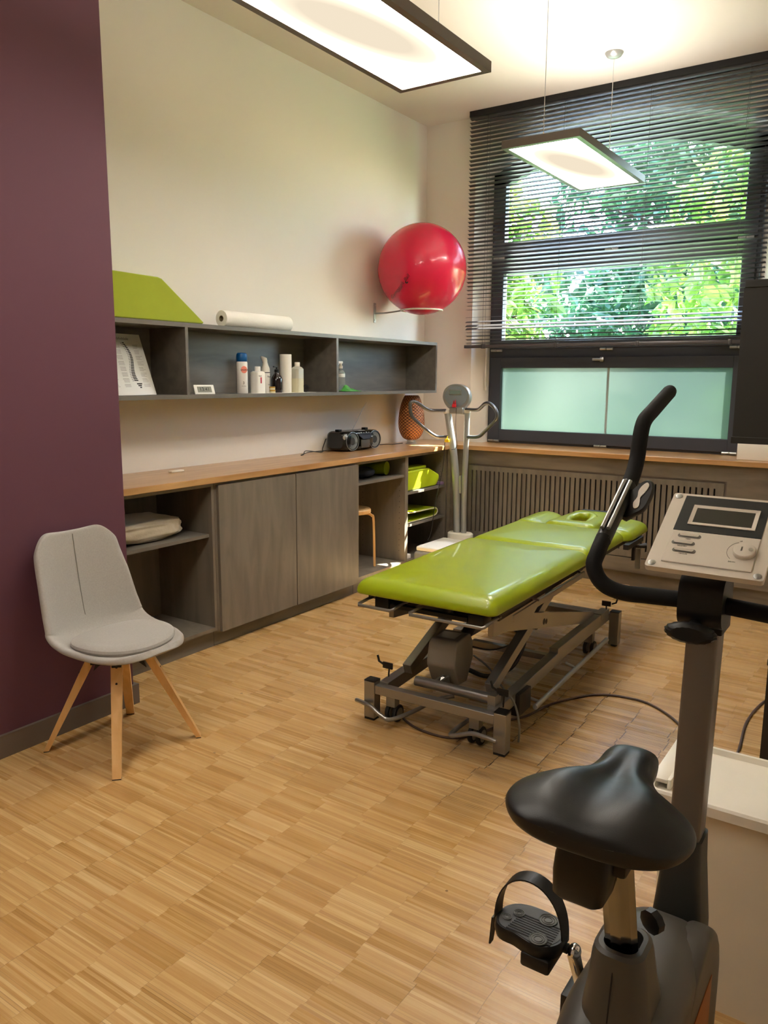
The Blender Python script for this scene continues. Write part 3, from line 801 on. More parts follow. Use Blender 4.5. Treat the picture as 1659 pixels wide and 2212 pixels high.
# ================================================================== TREATMENT TABLE
def build_table():
    t = thing('treatment_table', 'lime green upholstered treatment couch on a grey metal scissor lift frame', 'treatment table', (-1.585, 3.5, 0))
    RT = Matrix.Translation((-1.585, 2.69, 0)) @ Matrix.Rotation(R(1.6), 4, 'Z') @ Matrix.Translation((1.585, -2.69, 0))
    TM, TD = M['table_metal'], M['table_dark']
    def B(mb, name, mat, par=None, **k): return mb.xf(RT).build(name, mat, par or t, **k)
    # pads
    m = pad(MB(), -1.928, -1.242, 2.615, 3.715, 0.598, 0.668, rc=0.035, rt=0.058, crown=0.010, taper=0.05)
    B(m, 'leg_section_pad', M['green'])
    m = pad(MB(), -1.918, -1.252, 3.722, 4.345, 0.598, 0.664, rc=0.03, rt=0.052, crown=0.006)
    B(m, 'middle_section_pad', M['green'])
    m = pad(MB(), -1.950, -1.752, 4.360, 4.810, 0.590, 0.655, rc=0.07, rt=0.055, crown=0.006)
    B(m, 'armrest_pad', M['green'])
    m = pad(MB(), -1.428, -1.225, 4.360, 4.810, 0.590, 0.655, rc=0.07, rt=0.055, crown=0.006)
    B(m, 'armrest_pad', M['green'])
    # head pad with face hole
    n = 10; x0, x1, ya, yb = -1.748, -1.432, 4.352, 4.900
    cx, cy = (x0+x1)/2, (ya+yb)/2 - 0.02
    outer = []
    for z, ins in ((0.596, 0.006), (0.602, 0.0), (0.632, 0.002), (0.650, 0.010), (0.662, 0.026), (0.667, 0.045)):
        L = rrect(x0+ins, x1-ins, ya+ins, yb-ins, 0.05-ins*0.4, z, n)
        for p in L:
            f = (p.y-ya)/(yb-ya); p.x = cx + (p.x-cx)*(1-0.22*f*f)
        outer.append(L)
    inner = []
    for z, rx, ry in ((0.667, 0.112, 0.165), (0.663, 0.098, 0.150), (0.652, 0.088, 0.140), (0.61, 0.086, 0.138), (0.598, 0.086, 0.138)):
        L = []
        for p in outer[0]:
            a = math.atan2((p.y-cy)/1.4, p.x-cx); L.append(Vector((cx+rx*math.cos(a), cy+ry*math.sin(a), z)))
        inner.append(L)
    B(MB().loft(outer+inner, ring=True), 'headrest_pad', M['green'])
    # padded insert lying in the face hole
    ins = MB().tube([(cx-0.055, cy-0.10, 0.640), (cx-0.075, cy, 0.645), (cx-0.045, cy+0.09, 0.650), (cx+0.02, cy+0.11, 0.652), (cx+0.062, cy+0.05, 0.650), (cx+0.06, cy-0.06, 0.640)], [0.020, 0.027, 0.030, 0.030, 0.028, 0.018], 14, smooth=4)
    B(ins, 'face_cushion', M['green'])
    B(MB().box(cx-0.10, cx+0.10, yb-0.02, yb+0.03, 0.628, 0.664, bevel=0.012), 'head_strap', M['navy'])
    # top frame
    f = MB()
    for sx in (-1.875, -1.295):
        f.box(sx-0.018, sx+0.018, 2.70, 3.71, 0.560, 0.590, bevel=0.003)
        f.box(sx-0.016, sx+0.016, 3.71, 4.70, 0.562, 0.590, bevel=0.003)
    f.box(-1.86, -1.31, 2.72, 2.75, 0.565, 0.590).box(-1.86, -1.31, 3.66, 3.70, 0.560, 0.590).box(-1.86, -1.31, 4.30, 4.34, 0.562, 0.590)
    f.box(-1.76, -1.70, 2.70, 3.9, 0.535, 0.565).box(-1.47, -1.41, 2.70, 3.9, 0.535, 0.565)
    f.box(-1.91, -1.26, 2.66, 3.70, 0.589, 0.598).box(-1.90, -1.265, 3.74, 4.33, 0.589, 0.598)
    B(f, 'top_frame', TD, smooth=False)
    sr = MB()
    for sx, s_ in ((-1.262, 1), (-1.908, -1)):
        sr.tube([(sx-s_*0.02, 3.04, 0.575), (sx+s_*0.012, 3.04, 0.570), (sx+s_*0.012, 3.09, 0.570), (sx+s_*0.012, 3.60, 0.570), (sx-s_*0.02, 3.62, 0.575)], 0.006, 8)
        sr.box(sx-0.004, sx+0.004, 2.80, 3.68, 0.535, 0.562)
    B(sr, 'side_rail', TM, split=True)
    # wire handles under the foot end
    for a, b in ((-1.885, -1.715), (-1.635, -1.300)):
        lo = MB().tube([(a+0.035, 2.72, 0.575), (a+0.018, 2.66, 0.570), (a, 2.615, 0.556), (a+0.004, 2.608, 0.552), (b-0.01, 2.608, 0.552), (b, 2.612, 0.556), (b+0.012, 2.66, 0.570), (b+0.018, 2.72, 0.575)], 0.0068, 10)
        B(lo, 'wire_handle', TM)
    hb = MB()
    for x in (-1.80, -1.36): hb.box(x-0.035, x+0.035, 2.66, 2.74, 0.535, 0.585, bevel=0.006)
    hb.box(-1.76, -1.40, 2.665, 2.69, 0.545, 0.562)
    B(hb, 'hinge_block', M['black'])
    # lower base frame
    bf = MB()
    for x in (-1.888, -1.262):
        bf.box(x-0.027, x+0.027, 2.70, 2.752, 0.010, 0.178, bevel=0.002, seg=1)
        bf.box(x-0.027, x+0.027, 4.262, 4.314, 0.012, 0.200, bevel=0.002, seg=1)
    bf.box(-1.861, -1.289, 2.705, 2.747, 0.125, 0.165, bevel=0.002, seg=1)
    bf.box(-1.861, -1.289, 4.266, 4.308, 0.150, 0.190, bevel=0.002, seg=1)
    for x, w in ((-1.835, 0.045), (-1.315, 0.045)):
        bf.bar((x, 2.74, 0.148), (x, 3.46, 0.176), w, 0.055, bevel=0.002)
        bf.bar((x, 3.44, 0.190), (x, 4.262, 0.185), w, 0.070, bevel=0.002)
    bf.box(-1.86, -1.29, 4.11, 4.15, 0.19, 0.225, bevel=0.002)
    bf.box(-1.815, -1.335, 3.58, 3.615, 0.10, 0.13)
    B(bf, 'base_frame', TM, smooth=False)
    for x in (-1.888, -1.262):
        B(MB().box(x-0.0265, x+0.0265, 2.7005, 2.7515, 0.178, 0.183).box(x-0.0265, x+0.0265, 4.2625, 4.3135, 0.200, 0.204), 'post_cap', M['black'], smooth=False)
        B(MB().box(x-0.025, x+0.025, 2.702, 2.750, 0.0, 0.010).cyl((x, 4.288, 0.0), (x, 4.288, 0.012), 0.018), 'rubber_foot', M['rubber'])
    # cross tube with the actuator clevis
    B(MB().cyl((-1.70, 2.79, 0.195), (-1.33, 2.79, 0.195), 0.022, seg=24).box(-1.345, -1.31, 2.76, 2.82, 0.16, 0.22), 'pivot_tube', TM)
    # castors
    def castor(x, y, s_=1):
        c = thing('castor', None, None) if False else None
        b = MB().box(x-0.022, x+0.022, y-0.02, y+0.02, 0.075, 0.135)
        w = MB()
        for dx in (-0.019, 0.019):
            w.lathe([(0.030, -0.009), (0.037, -0.008), (0.039, -0.004), (0.039, 0.004), (0.037, 0.008), (0.030, 0.009)], (x+dx, y+s_*0.012, 0.0395), 28, axis=(1, 0, 0))
        wo_ = B(w, 'castor', M['rubber'])
        h = MB()
        for dx in (-0.019, 0.019):
            h.lathe([(0.026, -0.0105), (0.026, 0.0105)], (x+dx, y+s_*0.012, 0.0395), 24, axis=(1, 0, 0))
        B(h, 'hub', M['wheel'], wo_); B(b, 'fork', TM, wo_, smooth=False)
    castor(-1.790, 2.742); castor(-1.385, 2.742); castor(-1.800, 4.19); castor(-1.335, 4.06)
    # foot levers
    B(MB().tube([(-1.955, 2.70, 0.078), (-1.915, 2.685, 0.082), (-1.86, 2.672, 0.078), (-1.80, 2.665, 0.052), (-1.755, 2.68, 0.042), (-1.70, 2.80, 0.055), (-1.66, 2.90, 0.075), (-1.60, 2.96, 0.085)], 0.0095, 12, smooth=4), 'foot_lever', TM)
    B(MB().tube([(-1.255, 2.66, 0.080), (-1.31, 2.665, 0.082), (-1.37, 2.672, 0.080), (-1.43, 2.665, 0.060), (-1.465, 2.67, 0.052), (-1.455, 2.76, 0.065), (-1.42, 2.88, 0.085)], 0.0095, 12, smooth=4), 'foot_lever', TM)
    B(MB().cyl((-1.245, 3.04, 0.088), (-1.245, 4.08, 0.098), 0.0115, seg=16).cyl((-1.30, 3.10, 0.10), (-1.245, 3.10, 0.09), 0.007).cyl((-1.30, 3.58, 0.11), (-1.245, 3.58, 0.093), 0.007), 'foot_bar', M['silver'])
    B(MB().cyl((-1.925, 3.04, 0.088), (-1.925, 4.08, 0.098), 0.0115, seg=16), 'foot_bar', TM)
    B(MB().box(-1.345, -1.272, 2.93, 3.06, 0.075, 0.175, bevel=0.006).box(-1.33, -1.285, 3.03, 3.09, 0.09, 0.15, bevel=0.004), 'lift_control_box', TD)
    # small lock levers
    def lock(x, y, z, s_):
        B(MB().tube([(x, y, z), (x+0.004*s_, y, z+0.055)], 0.004, 8).box(x-0.030, x+0.022, y-0.004, y+0.004, z+0.048, z+0.078, bevel=0.003).tube([(x-0.028*s_, y, z+0.066), (x-0.050*s_, y, z+0.075), (x-0.058*s_, y, z+0.102)], 0.005, 8), 'lock_lever', TD)
    lock(-1.850, 2.80, 0.165, 1); lock(-1.292, 2.80, 0.165, 1); lock(-1.300, 4.24, 0.19, -1)
    # scissor arms
    arms = MB()
    for x in (-1.372, -1.775):
        arms.bar((x, 2.84, 0.215), (x, 3.66, 0.545), 0.042, 0.048, bevel=0.002)
    B(arms, 'scissor_arm', TM, smooth=False)
    for x in (-1.340, -1.812):
        bmx = MB()
        poly = [(x-0.012, 2.76, 0.562), (x-0.012, 2.76, 0.470), (x-0.012, 2.90, 0.455), (x-0.012, 4.06, 0.185), (x-0.012, 4.10, 0.235), (x-0.012, 3.20, 0.460), (x-0.012, 3.42, 0.562)]
        bmx.prism(poly, 0.024, (1, 0, 0))
        B(bmx, 'lift_beam', TM, smooth=False)
        B(MB().tube([(x-0.0125, 3.33, 0.385), (x+0.0125, 3.33, 0.385)], 0.015, 16).tube([(x-0.0126, 3.36, 0.378), (x+0.0126, 3.36, 0.378)], 0.013, 16), 'beam_slot', M['ink'])
    B(MB().cyl((-1.82, 3.25, 0.380), (-1.33, 3.25, 0.380), 0.014).cyl((-1.80, 3.64, 0.54), (-1.35, 3.64, 0.54), 0.016), 'cross_shaft', TD, split=True)
    # actuator motor
    mo = MB()
    pr = [(2.865, 0.355), (2.885, 0.372), (3.02, 0.372), (3.05, 0.330), (3.06, 0.25), (2.99, 0.155), (2.90, 0.165), (2.845, 0.260), (2.845, 0.275), (2.858, 0.335)]
    mo.prism([(-1.685, a, b) for a, b in pr], 0.135, (1, 0, 0))
    mt = mo
    q = Matrix.Translation((-1.615, 2.94, 0.27)) @ Matrix.Rotation(R(4), 4, 'Z') @ Matrix.Translation((1.615, -2.94, -0.27))
    mo.xf(q); mob = B(mo, 'lift_motor', M['motor'], smooth=False)
    bv = mob.modifiers.new('bev', 'BEVEL'); bv.width = 0.008; bv.segments = 3
    pl = MB().box(-1.665, -1.580, 2.905, 2.99, 0.3722, 0.3735).xf(q); B(pl, 'rating_plate', M['alu'], mob, smooth=False)
    B(MB().tube([(-1.60, 2.87, 0.175), (-1.592, 2.83, 0.205)], [0.024, 0.016], 16).box(-1.612, -1.602, 2.80, 2.87, 0.17, 0.215).box(-1.588, -1.578, 2.80, 2.87, 0.17, 0.215).cyl((-1.62, 2.80, 0.195), (-1.545, 2.80, 0.195), 0.010), 'clevis', TM)
    B(MB().tube([(-1.59, 3.0, 0.33), (-1.575, 3.12, 0.42), (-1.565, 3.25, 0.54)], [0.026, 0.026, 0.018], 16), 'actuator_tube', TD)
    B(MB().tube([(-1.56, 3.02, 0.20), (-1.50, 3.10, 0.155), (-1.44, 3.22, 0.17), (-1.42, 3.32, 0.26), (-1.42, 3.34, 0.38), (-1.44, 3.36, 0.47)], 0.011, 12, smooth=5), 'corrugated_hose', M['cableb'])
    B(MB().tube([(-1.56, 3.05, 0.30), (-1.50, 3.18, 0.26), (-1.42, 3.33, 0.30), (-1.40, 3.36, 0.42)], 0.004, 8, smooth=5), 'motor_cable', M['cableb'])
    B(MB().tube([(-1.55, 3.05, 0.26), (-1.46, 3.02, 0.23), (-1.36, 2.93, 0.20), (-1.27, 2.86, 0.17), (-1.235, 2.84, 0.09), (-1.235, 2.84, 0.01)], 0.0045, 8, smooth=5), 'control_cable', M['greytext'])
    # head end supports
    B(MB().box(-1.245, -1.215, 4.30, 4.62, 0.560, 0.588).box(-1.236, -1.222, 4.45, 4.48, 0.47, 0.56).tube([(-1.23, 4.50, 0.545), (-1.17, 4.52, 0.552)], [0.008, 0.016], 10), 'armrest_bracket', TD)
    B(MB().box(-1.242, -1.214, 4.56, 4.575, 0.40, 0.52).box(-1.90, -1.88, 4.3, 4.5, 0.54, 0.58), 'bracket_tongue', M['alu'], smooth=False)
build_table()
cb = MB().tube([(-1.86, 2.88, 0.006), (-1.75, 2.77, 0.006), (-1.62, 2.72, 0.006), (-1.48, 2.74, 0.006), (-1.40, 2.88, 0.006), (-1.37, 3.02, 0.006), (-1.32, 3.12, 0.006), (-1.27, 3.33, 0.006), (-1.14, 3.535, 0.006), (-0.956, 3.583, 0.006), (-0.807, 3.50, 0.006), (-0.70, 3.37, 0.006), (-0.58, 3.18, 0.006), (-0.49, 3.20, 0.006), (-0.47, 3.30, 0.006), (-0.492, 3.62, 0.006), (-0.465, 3.90, 0.006), (-0.40, 4.05, 0.006)], 0.0055, 8, smooth=8).build('power_cable', M['cable'])
tag(cb, 'dark brown power cable snaking over the floor from the treatment couch', 'cable')
# ================================================================== EXERCISE BIKE
def build_bike():
    t = thing('exercise_bike', 'grey and black upright exercise bike with tilted console, wide black saddle and strapped pedal', 'exercise bike', (-0.305, 1.3, 0))
    X = -0.305
    # stabilisers
    MB().box(-0.560, -0.05, 1.60, 1.675, 0.012, 0.062, bevel=0.010).build('front_stabiliser', M['dkgrey2'], t)
    MB().box(-0.52, -0.09, 0.86, 0.935, 0.012, 0.062, bevel=0.010).build('rear_stabiliser', M['dkgrey2'], t)
    for x in (-0.535, -0.075): MB().box(x-0.03, x+0.03, 1.595, 1.68, 0.0, 0.066, bevel=0.006).build('end_cap', M['black'], t)
    for x in (-0.50, -0.11): MB().box(x-0.03, x+0.03, 0.855, 0.94, 0.0, 0.066, bevel=0.006).build('end_cap', M['black'], t)
    MB().box(X-0.03, X+0.03, 0.90, 1.65, 0.05, 0.11, bevel=0.006).build('base_beam', M['dkgrey2'], t)
    # housing: sections across y
    secs = [(0.955, 0.15, 0.22, 0.035), (0.965, 0.10, 0.31, 0.060), (1.00, 0.08, 0.405, 0.078), (1.06, 0.07, 0.480, 0.086), (1.12, 0.07, 0.520, 0.090), (1.20, 0.07, 0.510, 0.090), (1.30, 0.07, 0.512, 0.088), (1.38, 0.07, 0.512, 0.084), (1.44, 0.07, 0.49, 0.078), (1.50, 0.08, 0.43, 0.070), (1.545, 0.10, 0.34, 0.055), (1.56, 0.15, 0.24, 0.03)]
    lo = []
    for y, z0, z1, w in secs:
        L = rrect(-w, w, z0, z1, min(0.055, w*0.75), 0, 8); lo.append([Vector((X+p.x, y, p.y)) for p in L])
    hb = MB().loft(lo).build('housing', M['dkgrey'], t, subsurf=1)
    MB().tube([(X, 0.99, 0.410), (X, 1.04, 0.465), (X, 1.085, 0.506)], 0.0014, 6).build('housing_seam', M['ink'], t)
    # collar tower
    lo = []
    for z, w, d, oy in ((0.44, 0.062, 0.080, 0.0), (0.51, 0.054, 0.068, 0), (0.55, 0.048, 0.058, 0), (0.602, 0.043, 0.050, 0), (0.616, 0.040, 0.047, 0), (0.621, 0.034, 0.041, 0), (0.621, 0.027, 0.033, 0), (0.59, 0.027, 0.033, 0)):
        yc = 1.150; lo.append([Vector((X+p.x, yc+p.y+(z-0.55)*(-0.1), z)) for p in rrect(-w, w, -d, d, w*0.75, 0, 8)])
    MB().loft(lo).build('seat_tube_collar', M['dkgrey'], t)
    MB().tube([(X-0.001, 1.0975, 0.603), (X-0.001, 1.088, 0.56), (X-0.001, 1.080, 0.515)], 0.0012, 6).build('collar_seam', M['ink'], t)
    MB().lathe([(0.012, -0.010), (0.021, -0.006), (0.021, 0.008), (0.016, 0.011)], (X+0.018, 1.245, 0.596), 10, axis=(0.5, 1, 0.1)).build('height_knob', M['black'], t)
    # flywheel cover fins left and right
    for s_ in (1,):
        fin = MB(); lo = []
        for y, z0, z1 in ((1.16, 0.1, 0.30), (1.20, 0.1, 0.40), (1.28, 0.09, 0.475), (1.36, 0.09, 0.512), (1.44, 0.09, 0.50), (1.50, 0.1, 0.44), (1.54, 0.12, 0.33)):
            lo.append([Vector((X+s_*(0.055+p.x), y, p.y)) for p in rrect(-0.02, 0.034, z0, z1, 0.02, 0, 6)])
        fin.loft(lo).build('flywheel_cover', M['dkgrey'], t, subsurf=1)
        MB().box(X+0.0885, X+0.0905, 1.27, 1.43, 0.22, 0.40, bevel=0.0008).build('cover_sticker', base_mat('sticker_orange_brown', '#8a4a12', 0.5), t)
    # seat post, chrome, leaning back
    p0 = Vector((X+0.001, 1.165, 0.51)); p1 = Vector((X-0.012, 1.095, 0.845))
    MB().tube([p0, p1], [0.0262, 0.0262], 10).build('seat_post', M['chrome_dark'], t, sharp=20)
    # clamp below saddle
    lo = []
    for z, w, d in ((0.722, 0.032, 0.030), (0.730, 0.039, 0.036), (0.77, 0.042, 0.042), (0.80, 0.042, 0.043), (0.83, 0.038, 0.038)):
        lo.append([Vector((X-0.040+p.x + (0.80-z)*-0.10, 1.075+p.y, z)) for p in rrect(-w, w, -d, d, 0.012, 0, 4)])
    MB().loft(lo).build('seat_clamp', M['black'], t)
    MB().box(X-0.03, X+0.02, 1.06, 1.16, 0.775, 0.825, bevel=0.008).build('seat_slider', M['black'], t)
    # saddle
    build_saddle(t, X-0.030, 1.100, 0.872, R(2))
    # crank, pedal
    ax = Vector((-0.392, 1.245, 0.372)); pe = Vector((-0.407, 1.213, 0.505))
    MB().cyl((-0.36, 1.245, 0.372), (-0.405, 1.245, 0.372), 0.018).build('crank_axle', M['black'], t)
    cr = MB().tube([ax, ax.lerp(pe, 0.5), pe - Vector((0, 0, 0.010)), pe + Vector((0, 0, 0.006))], [0.014, 0.0115, 0.0125, 0.010], 14, flat=(1.0, 0.8)).ball(pe, 0.0145, scale=(0.8, 1, 1)).build('crank_arm', M['chrome'], t)
    MB().cyl(pe+Vector((-0.012, 0, 0)), pe+Vector((-0.045, 0, 0)), 0.009).build('pedal_axle', M['black'], t)
    pd = MB(); c = Vector((-0.488, 1.205, 0.512))
    def kidney(s_, z):
        L = []
        for k in range(48):
            a = 2*math.pi*k/48; cx_, sy_ = math.cos(a), math.sin(a)
            r = 1.0 - 0.22*math.exp(-((a-4.45)/0.42)**2)
            L.append(c + Vector((0.066*s_*r*math.copysign(abs(cx_)**0.8, cx_), 0.052*s_*r*math.copysign(abs(sy_)**0.85, sy_) + 0.004, z)))
        return L
    pd.loft([kidney(0.80, -0.016), kidney(0.95, -0.012), kidney(1.0, 0.0), kidney(0.99, 0.010), kidney(0.95, 0.0135)])
    pd.box(c.x+0.0, c.x+0.055, c.y-0.045, c.y+0.03, c.z-0.036, c.z-0.008, bevel=0.006)
    po = pd.build('pedal', M['black'], t)
    MB().loft([kidney(0.88, 0.0136), kidney(0.88, 0.0142)]).build('tread_insert', base_mat('pedal_tread_grey', '#56585a', 0.6), po)
    gr = MB()
    for k in range(9):
        y = c.y - 0.030 + k*0.0062; gr.box(c.x-0.034+0.001*k, c.x+0.050, y, y+0.0024, c.z+0.0142, c.z+0.0152)
    gr.build('grip_ribs', M['ink'], po, smooth=False)
    cc_ = MB()
    for px, py, r in ((0.022, 0.030, 0.016), (0.026, -0.026, 0.0155), (-0.030, 0.018, 0.010), (-0.044, -0.004, 0.008)):
        for q in (1.0, 0.72, 0.45):
            cc_.tube([c + Vector((px+r*q*math.cos(a), py+r*q*math.sin(a), 0.0158)) for a in [2*math.pi*k/24 for k in range(24)]], 0.0010, 6, close=True)
        cc_.lathe([(r, 0.0), (r, 0.0012)], c + Vector((px, py, 0.0142)), 24)
    cc_.build('grip_discs', base_mat('pedal_disc_grey', '#6b6d6c', 0.55), po)
    st = []
    for k in range(25):
        a = math.pi*k/24; st.append(Vector((c.x-0.003 + 0.064*math.cos(a), c.y+0.010, c.z - 0.004 + 0.105*math.sin(a)**0.8)))
    lo = [[p + Vector((0, -0.016, 0)), p + Vector((0, 0.016, 0)), p + (p-Vector((c.x, c.y, c.z))).normalized()*0.0028 + Vector((0, 0.016, 0)), p + (p-Vector((c.x, c.y, c.z))).normalized()*0.0028 + Vector((0, -0.016, 0))] for p in st]
    MB().loft(lo).prism([(c.x-0.077, c.y+0.00, c.z-0.002), (c.x-0.077, c.y+0.022, c.z-0.002), (c.x-0.083, c.y+0.018, c.z-0.062), (c.x-0.083, c.y+0.004, c.z-0.062)], 0.003, (1, 0, 0)).build('pedal_strap', M['black'], po)
    # main post + shroud
    MB().loft([[Vector((p.x, p.y, z)) for p in rrect(xc-0.029, xc+0.029, 1.500, 1.560, 0.006, 0, 3)] for z, xc in ((0.50, -0.300), (1.075, -0.292))]).build('handlebar_post', M['post'], t)
    lo = []
    for z, w, d in ((0.10, 0.060, 0.058), (0.30, 0.053, 0.050), (0.42, 0.050, 0.045), (0.55, 0.0385, 0.040), (0.612, 0.036, 0.037)):
        xc = -0.298
        lo.append([Vector((p.x, p.y, z)) for p in rrect(xc-w, xc+w*0.95, 1.53-d, 1.53+d, 0.012, 0, 4)])
    MB().loft(lo).build('post_shroud', M['dkgrey2'], t)
    # handlebar clamp + knob
    MB().loft([[Vector((-0.287+dx, 1.475+p.x, 1.105+p.y)) for p in rrect(-0.038, 0.060, -0.050, 0.048, 0.036, 0, 8)] for dx in (-0.040, 0.036)]).build('handlebar_clamp', M['black'], t)
    MB().box(-0.322, -0.256, 1.49, 1.566, 1.035, 1.09, bevel=0.004).build('post_sleeve', M['black'], t)
    kn = MB(); lo = []
    for k, (y, r) in enumerate(((1.395, 0.030), (1.40, 0.040), (1.41, 0.044), (1.42, 0.040), (1.425, 0.026))):
        lo.append([Vector((-0.295 + r*(1+0.05*(i % 2))*math.cos(2*math.pi*i/36), y, 1.058 + 0.42*r*(1+0.05*(i % 2))*math.sin(2*math.pi*i/36))) for i in range(36)])
    kn.loft(lo).cyl((-0.295, 1.42, 1.06), (-0.295, 1.50, 1.065), 0.012)
    kn.build('adjusting_knob', M['black'], t)
    # handlebar: foam tube both sides
    def side(s_):
        f = lambda dx: -0.287 + s_*dx
        low = [(f(0.03), 1.480, 1.098), (f(0.10), 1.470, 1.097), (f(0.150), 1.462, 1.098), (f(0.185), 1.456, 1.112), (f(0.204), 1.458, 1.142), (f(0.203), 1.475, 1.168), (f(0.203), 1.504, 1.190)]
        MB().tube(low, 0.0155, 18, smooth=6).build('foam_grip', M['foam'], t)
        mid = MB().tube([(f(0.203), 1.500, 1.186), (f(0.203), 1.655, 1.283)], 0.0160, 20).build('pulse_grip', M['black'], t)
        a, b = Vector((f(0.203), 1.512, 1.200)), Vector((f(0.203), 1.640, 1.280))
        nrm = Vector((0.15, -0.55, 0.8)).normalized()
        for q in (-0.0062, 0.0062):
            o_ = Vector((q, 0, 0)) + nrm*0.0132
            MB().tube([a+o_, b+o_], 0.0042, 8).build('sensor_plate', M['silver'], mid)
        up = [(f(0.203), 1.650, 1.279), (f(0.203), 1.678, 1.302), (f(0.203), 1.700, 1.335), (f(0.203), 1.712, 1.375), (f(0.203), 1.735, 1.410), (f(0.203), 1.800, 1.432), (f(0.203), 1.925, 1.470), (f(0.203), 1.932, 1.472)]
        MB().tube(up, [0.0165]*7+[0.010], 18, smooth=5).build('foam_grip', M['foam'], t)
        return f
    f = side(-1); side(1)
    # button pod on the left grip
    pc = [Vector((f(0.203), 1.655, 1.275))]
    o = Vector((-0.484, 1.612, 1.240))
    fm = frame_mtx(o, (1, 0.0, 0.10), (0, 0.5, 0.86))
    pod = MB(); lo = []
    outl = [(0.0, -0.030), (0.022, -0.022), (0.040, -0.010), (0.050, 0.010), (0.056, 0.034), (0.054, 0.050), (0.042, 0.057), (0.028, 0.050), (0.014, 0.036), (0.0, 0.030)]
    oc, _ = catmull([Vector((a, b, 0)) for a, b in outl], [0]*len(outl), 3, True)
    cen = Vector((0.028, 0.014, 0))
    for z, s_ in ((-0.009, 0.9), (-0.004, 1.0), (0.004, 1.0), (0.009, 0.92)):
        lo.append([fm @ Vector((cen.x+(p.x-cen.x)*s_, cen.y+(p.y-cen.y)*s_, z)) for p in oc])
    po2 = MB().loft(lo).build('button_pod', M['black'], t)
    bt = [(0.022, -0.008), (0.031, -0.006), (0.033, 0.006), (0.033, 0.016), (0.041, 0.026), (0.048, 0.040), (0.044, 0.048), (0.035, 0.042), (0.028, 0.030), (0.027, 0.016), (0.020, 0.004)]
    bc, _ = catmull([Vector((a, b, 0)) for a, b in bt], [0]*len(bt), 3, True)
    MB().loft([[fm @ Vector((p.x, p.y, z)) for p in bc] for z in (0.0088, 0.0115)]).build('rocker_button', M['console'], po2)
    # console
    cf = frame_mtx((-0.278, 1.380, 1.175), (1, 0, -0.005), (0, 0.182, 0.108))     # origin = bottom middle, x right, y up the face
    W2 = 0.0965; H = 0.212
    def cp(x, y, z): return cf @ Vector((x, y, z))
    def cbox(mb, x0, x1, y0, y1, z0, z1, bevel=0, seg=2): return mb.box(x0, x1, y0, y1, z0, z1, bevel=bevel, seg=seg, mtx=cf)
    con = MB().loft([[cf @ Vector((p.x, p.y, z)) for p in rrect(-W2, W2, 0, H, 0.006, 0, 4)] for z in (-0.010, 0.0, 0.0006)])
    co = con.build('console', M['console'], t)
    MB().loft([[cf @ Vector((p.x, p.y, z)) for p in rrect(-w, w, y0_, y1_, 0.02, 0, 4)] for z, w, y0_, y1_ in ((-0.042, 0.045, 0.05, 0.17), (-0.030, 0.070, 0.03, 0.19), (-0.0101, 0.086, 0.012, 0.20))]).build('console_back', M['console'], co)
    cbox(MB(), -0.0725, 0.0755, 0.104, 0.205, 0.0006, 0.0016).build('dark_panel', M['glassdark'], co, smooth=False)
    sf = MB()
    a0, a1, b0, b1 = -0.052, 0.062, 0.122, 0.178
    def strip(pts): sf.loft([[cp(x, y, z) for x, y, z in pts[0]], [cp(x, y, z) for x, y, z in pts[1]]])
    w = 0.007
    for (xa, ya), (xb, yb), (ia, ja), (ib, jb) in (((a0, b0), (a1, b0), (a0+w, b0+w), (a1-w, b0+w)), ((a1, b0), (a1, b1), (a1-w, b0+w), (a1-w, b1-w)), ((a1, b1), (a0, b1), (a1-w, b1-w), (a0+w, b1-w)), ((a0, b1), (a0, b0), (a0+w, b1-w), (a0+w, b0+w))):
        strip((((xa, ya, 0.0016), (xa, ya, 0.0032), (ia, ja, 0.0020), (ia, ja, 0.0016)), ((xb, yb, 0.0016), (xb, yb, 0.0032), (ib, jb, 0.0020), (ib, jb, 0.0016))))
    sf.build('display_frame', M['console'], co, smooth=False)
    cbox(MB(), a0+w, a1-w, b0+w, b1-w, 0.0016, 0.0019).build('display', M['lcd'], co, smooth=False)
    cbox(MB(), -0.0715, 0.0755, 0.016, 0.102, 0.0006, 0.0030, bevel=0.001, seg=1).build('keypad_panel', M['console'], co, smooth=False)
    for kx, ky in ((-0.040, 0.088), (-0.046, 0.068), (-0.040, 0.048)):
        sl_ = MB().loft([[cf @ Vector((p.x, p.y, z)) for p in rrect(kx-0.020, kx+0.020, ky-0.0052, ky+0.0052, 0.005, 0, 5)] for z in (0.0030, 0.0034)])
        s2 = sl_.build('button_slot', M['greytext'], co)
        MB().loft([[cf @ Vector((p.x, p.y, z)) for p in rrect(kx-0.0165, kx+0.0165, ky-0.0030, ky+0.0030, 0.003, 0, 5)] for z in (0.0034, 0.0060)]).build('button', M['chrome'], s2)
        text_obj('button_caption', 'RESET' if ky > 0.08 else ('RECOVERY' if ky > 0.06 else 'MEASURE'), 0.0034, M['greytext'], cf @ Matrix.Translation((kx, ky-0.0082, 0.0031)), co)
    kb = frame_mtx(cp(0.056, 0.062, 0.003), cf.to_3x3() @ Vector((1, 0, 0)), cf.to_3x3() @ Vector((0, 1, 0)))
    dial = MB().loft([[kb @ Vector((r*math.cos(2*math.pi*i/32), r*math.sin(2*math.pi*i/32), z)) for i in range(32)] for r, z in ((0.0185, 0.0), (0.0185, 0.0055), (0.0172, 0.0072), (0.008, 0.0082))]).build('dial', M['console'], co)
    MB().loft([[kb @ Vector((0.0105 + r*math.cos(2*math.pi*i/18), r*math.sin(2*math.pi*i/18), z)) for i in range(18)] for r, z in ((0.0036, 0.0072), (0.0036, 0.0086))]).build('dial_dimple', M['chrome'], dial)
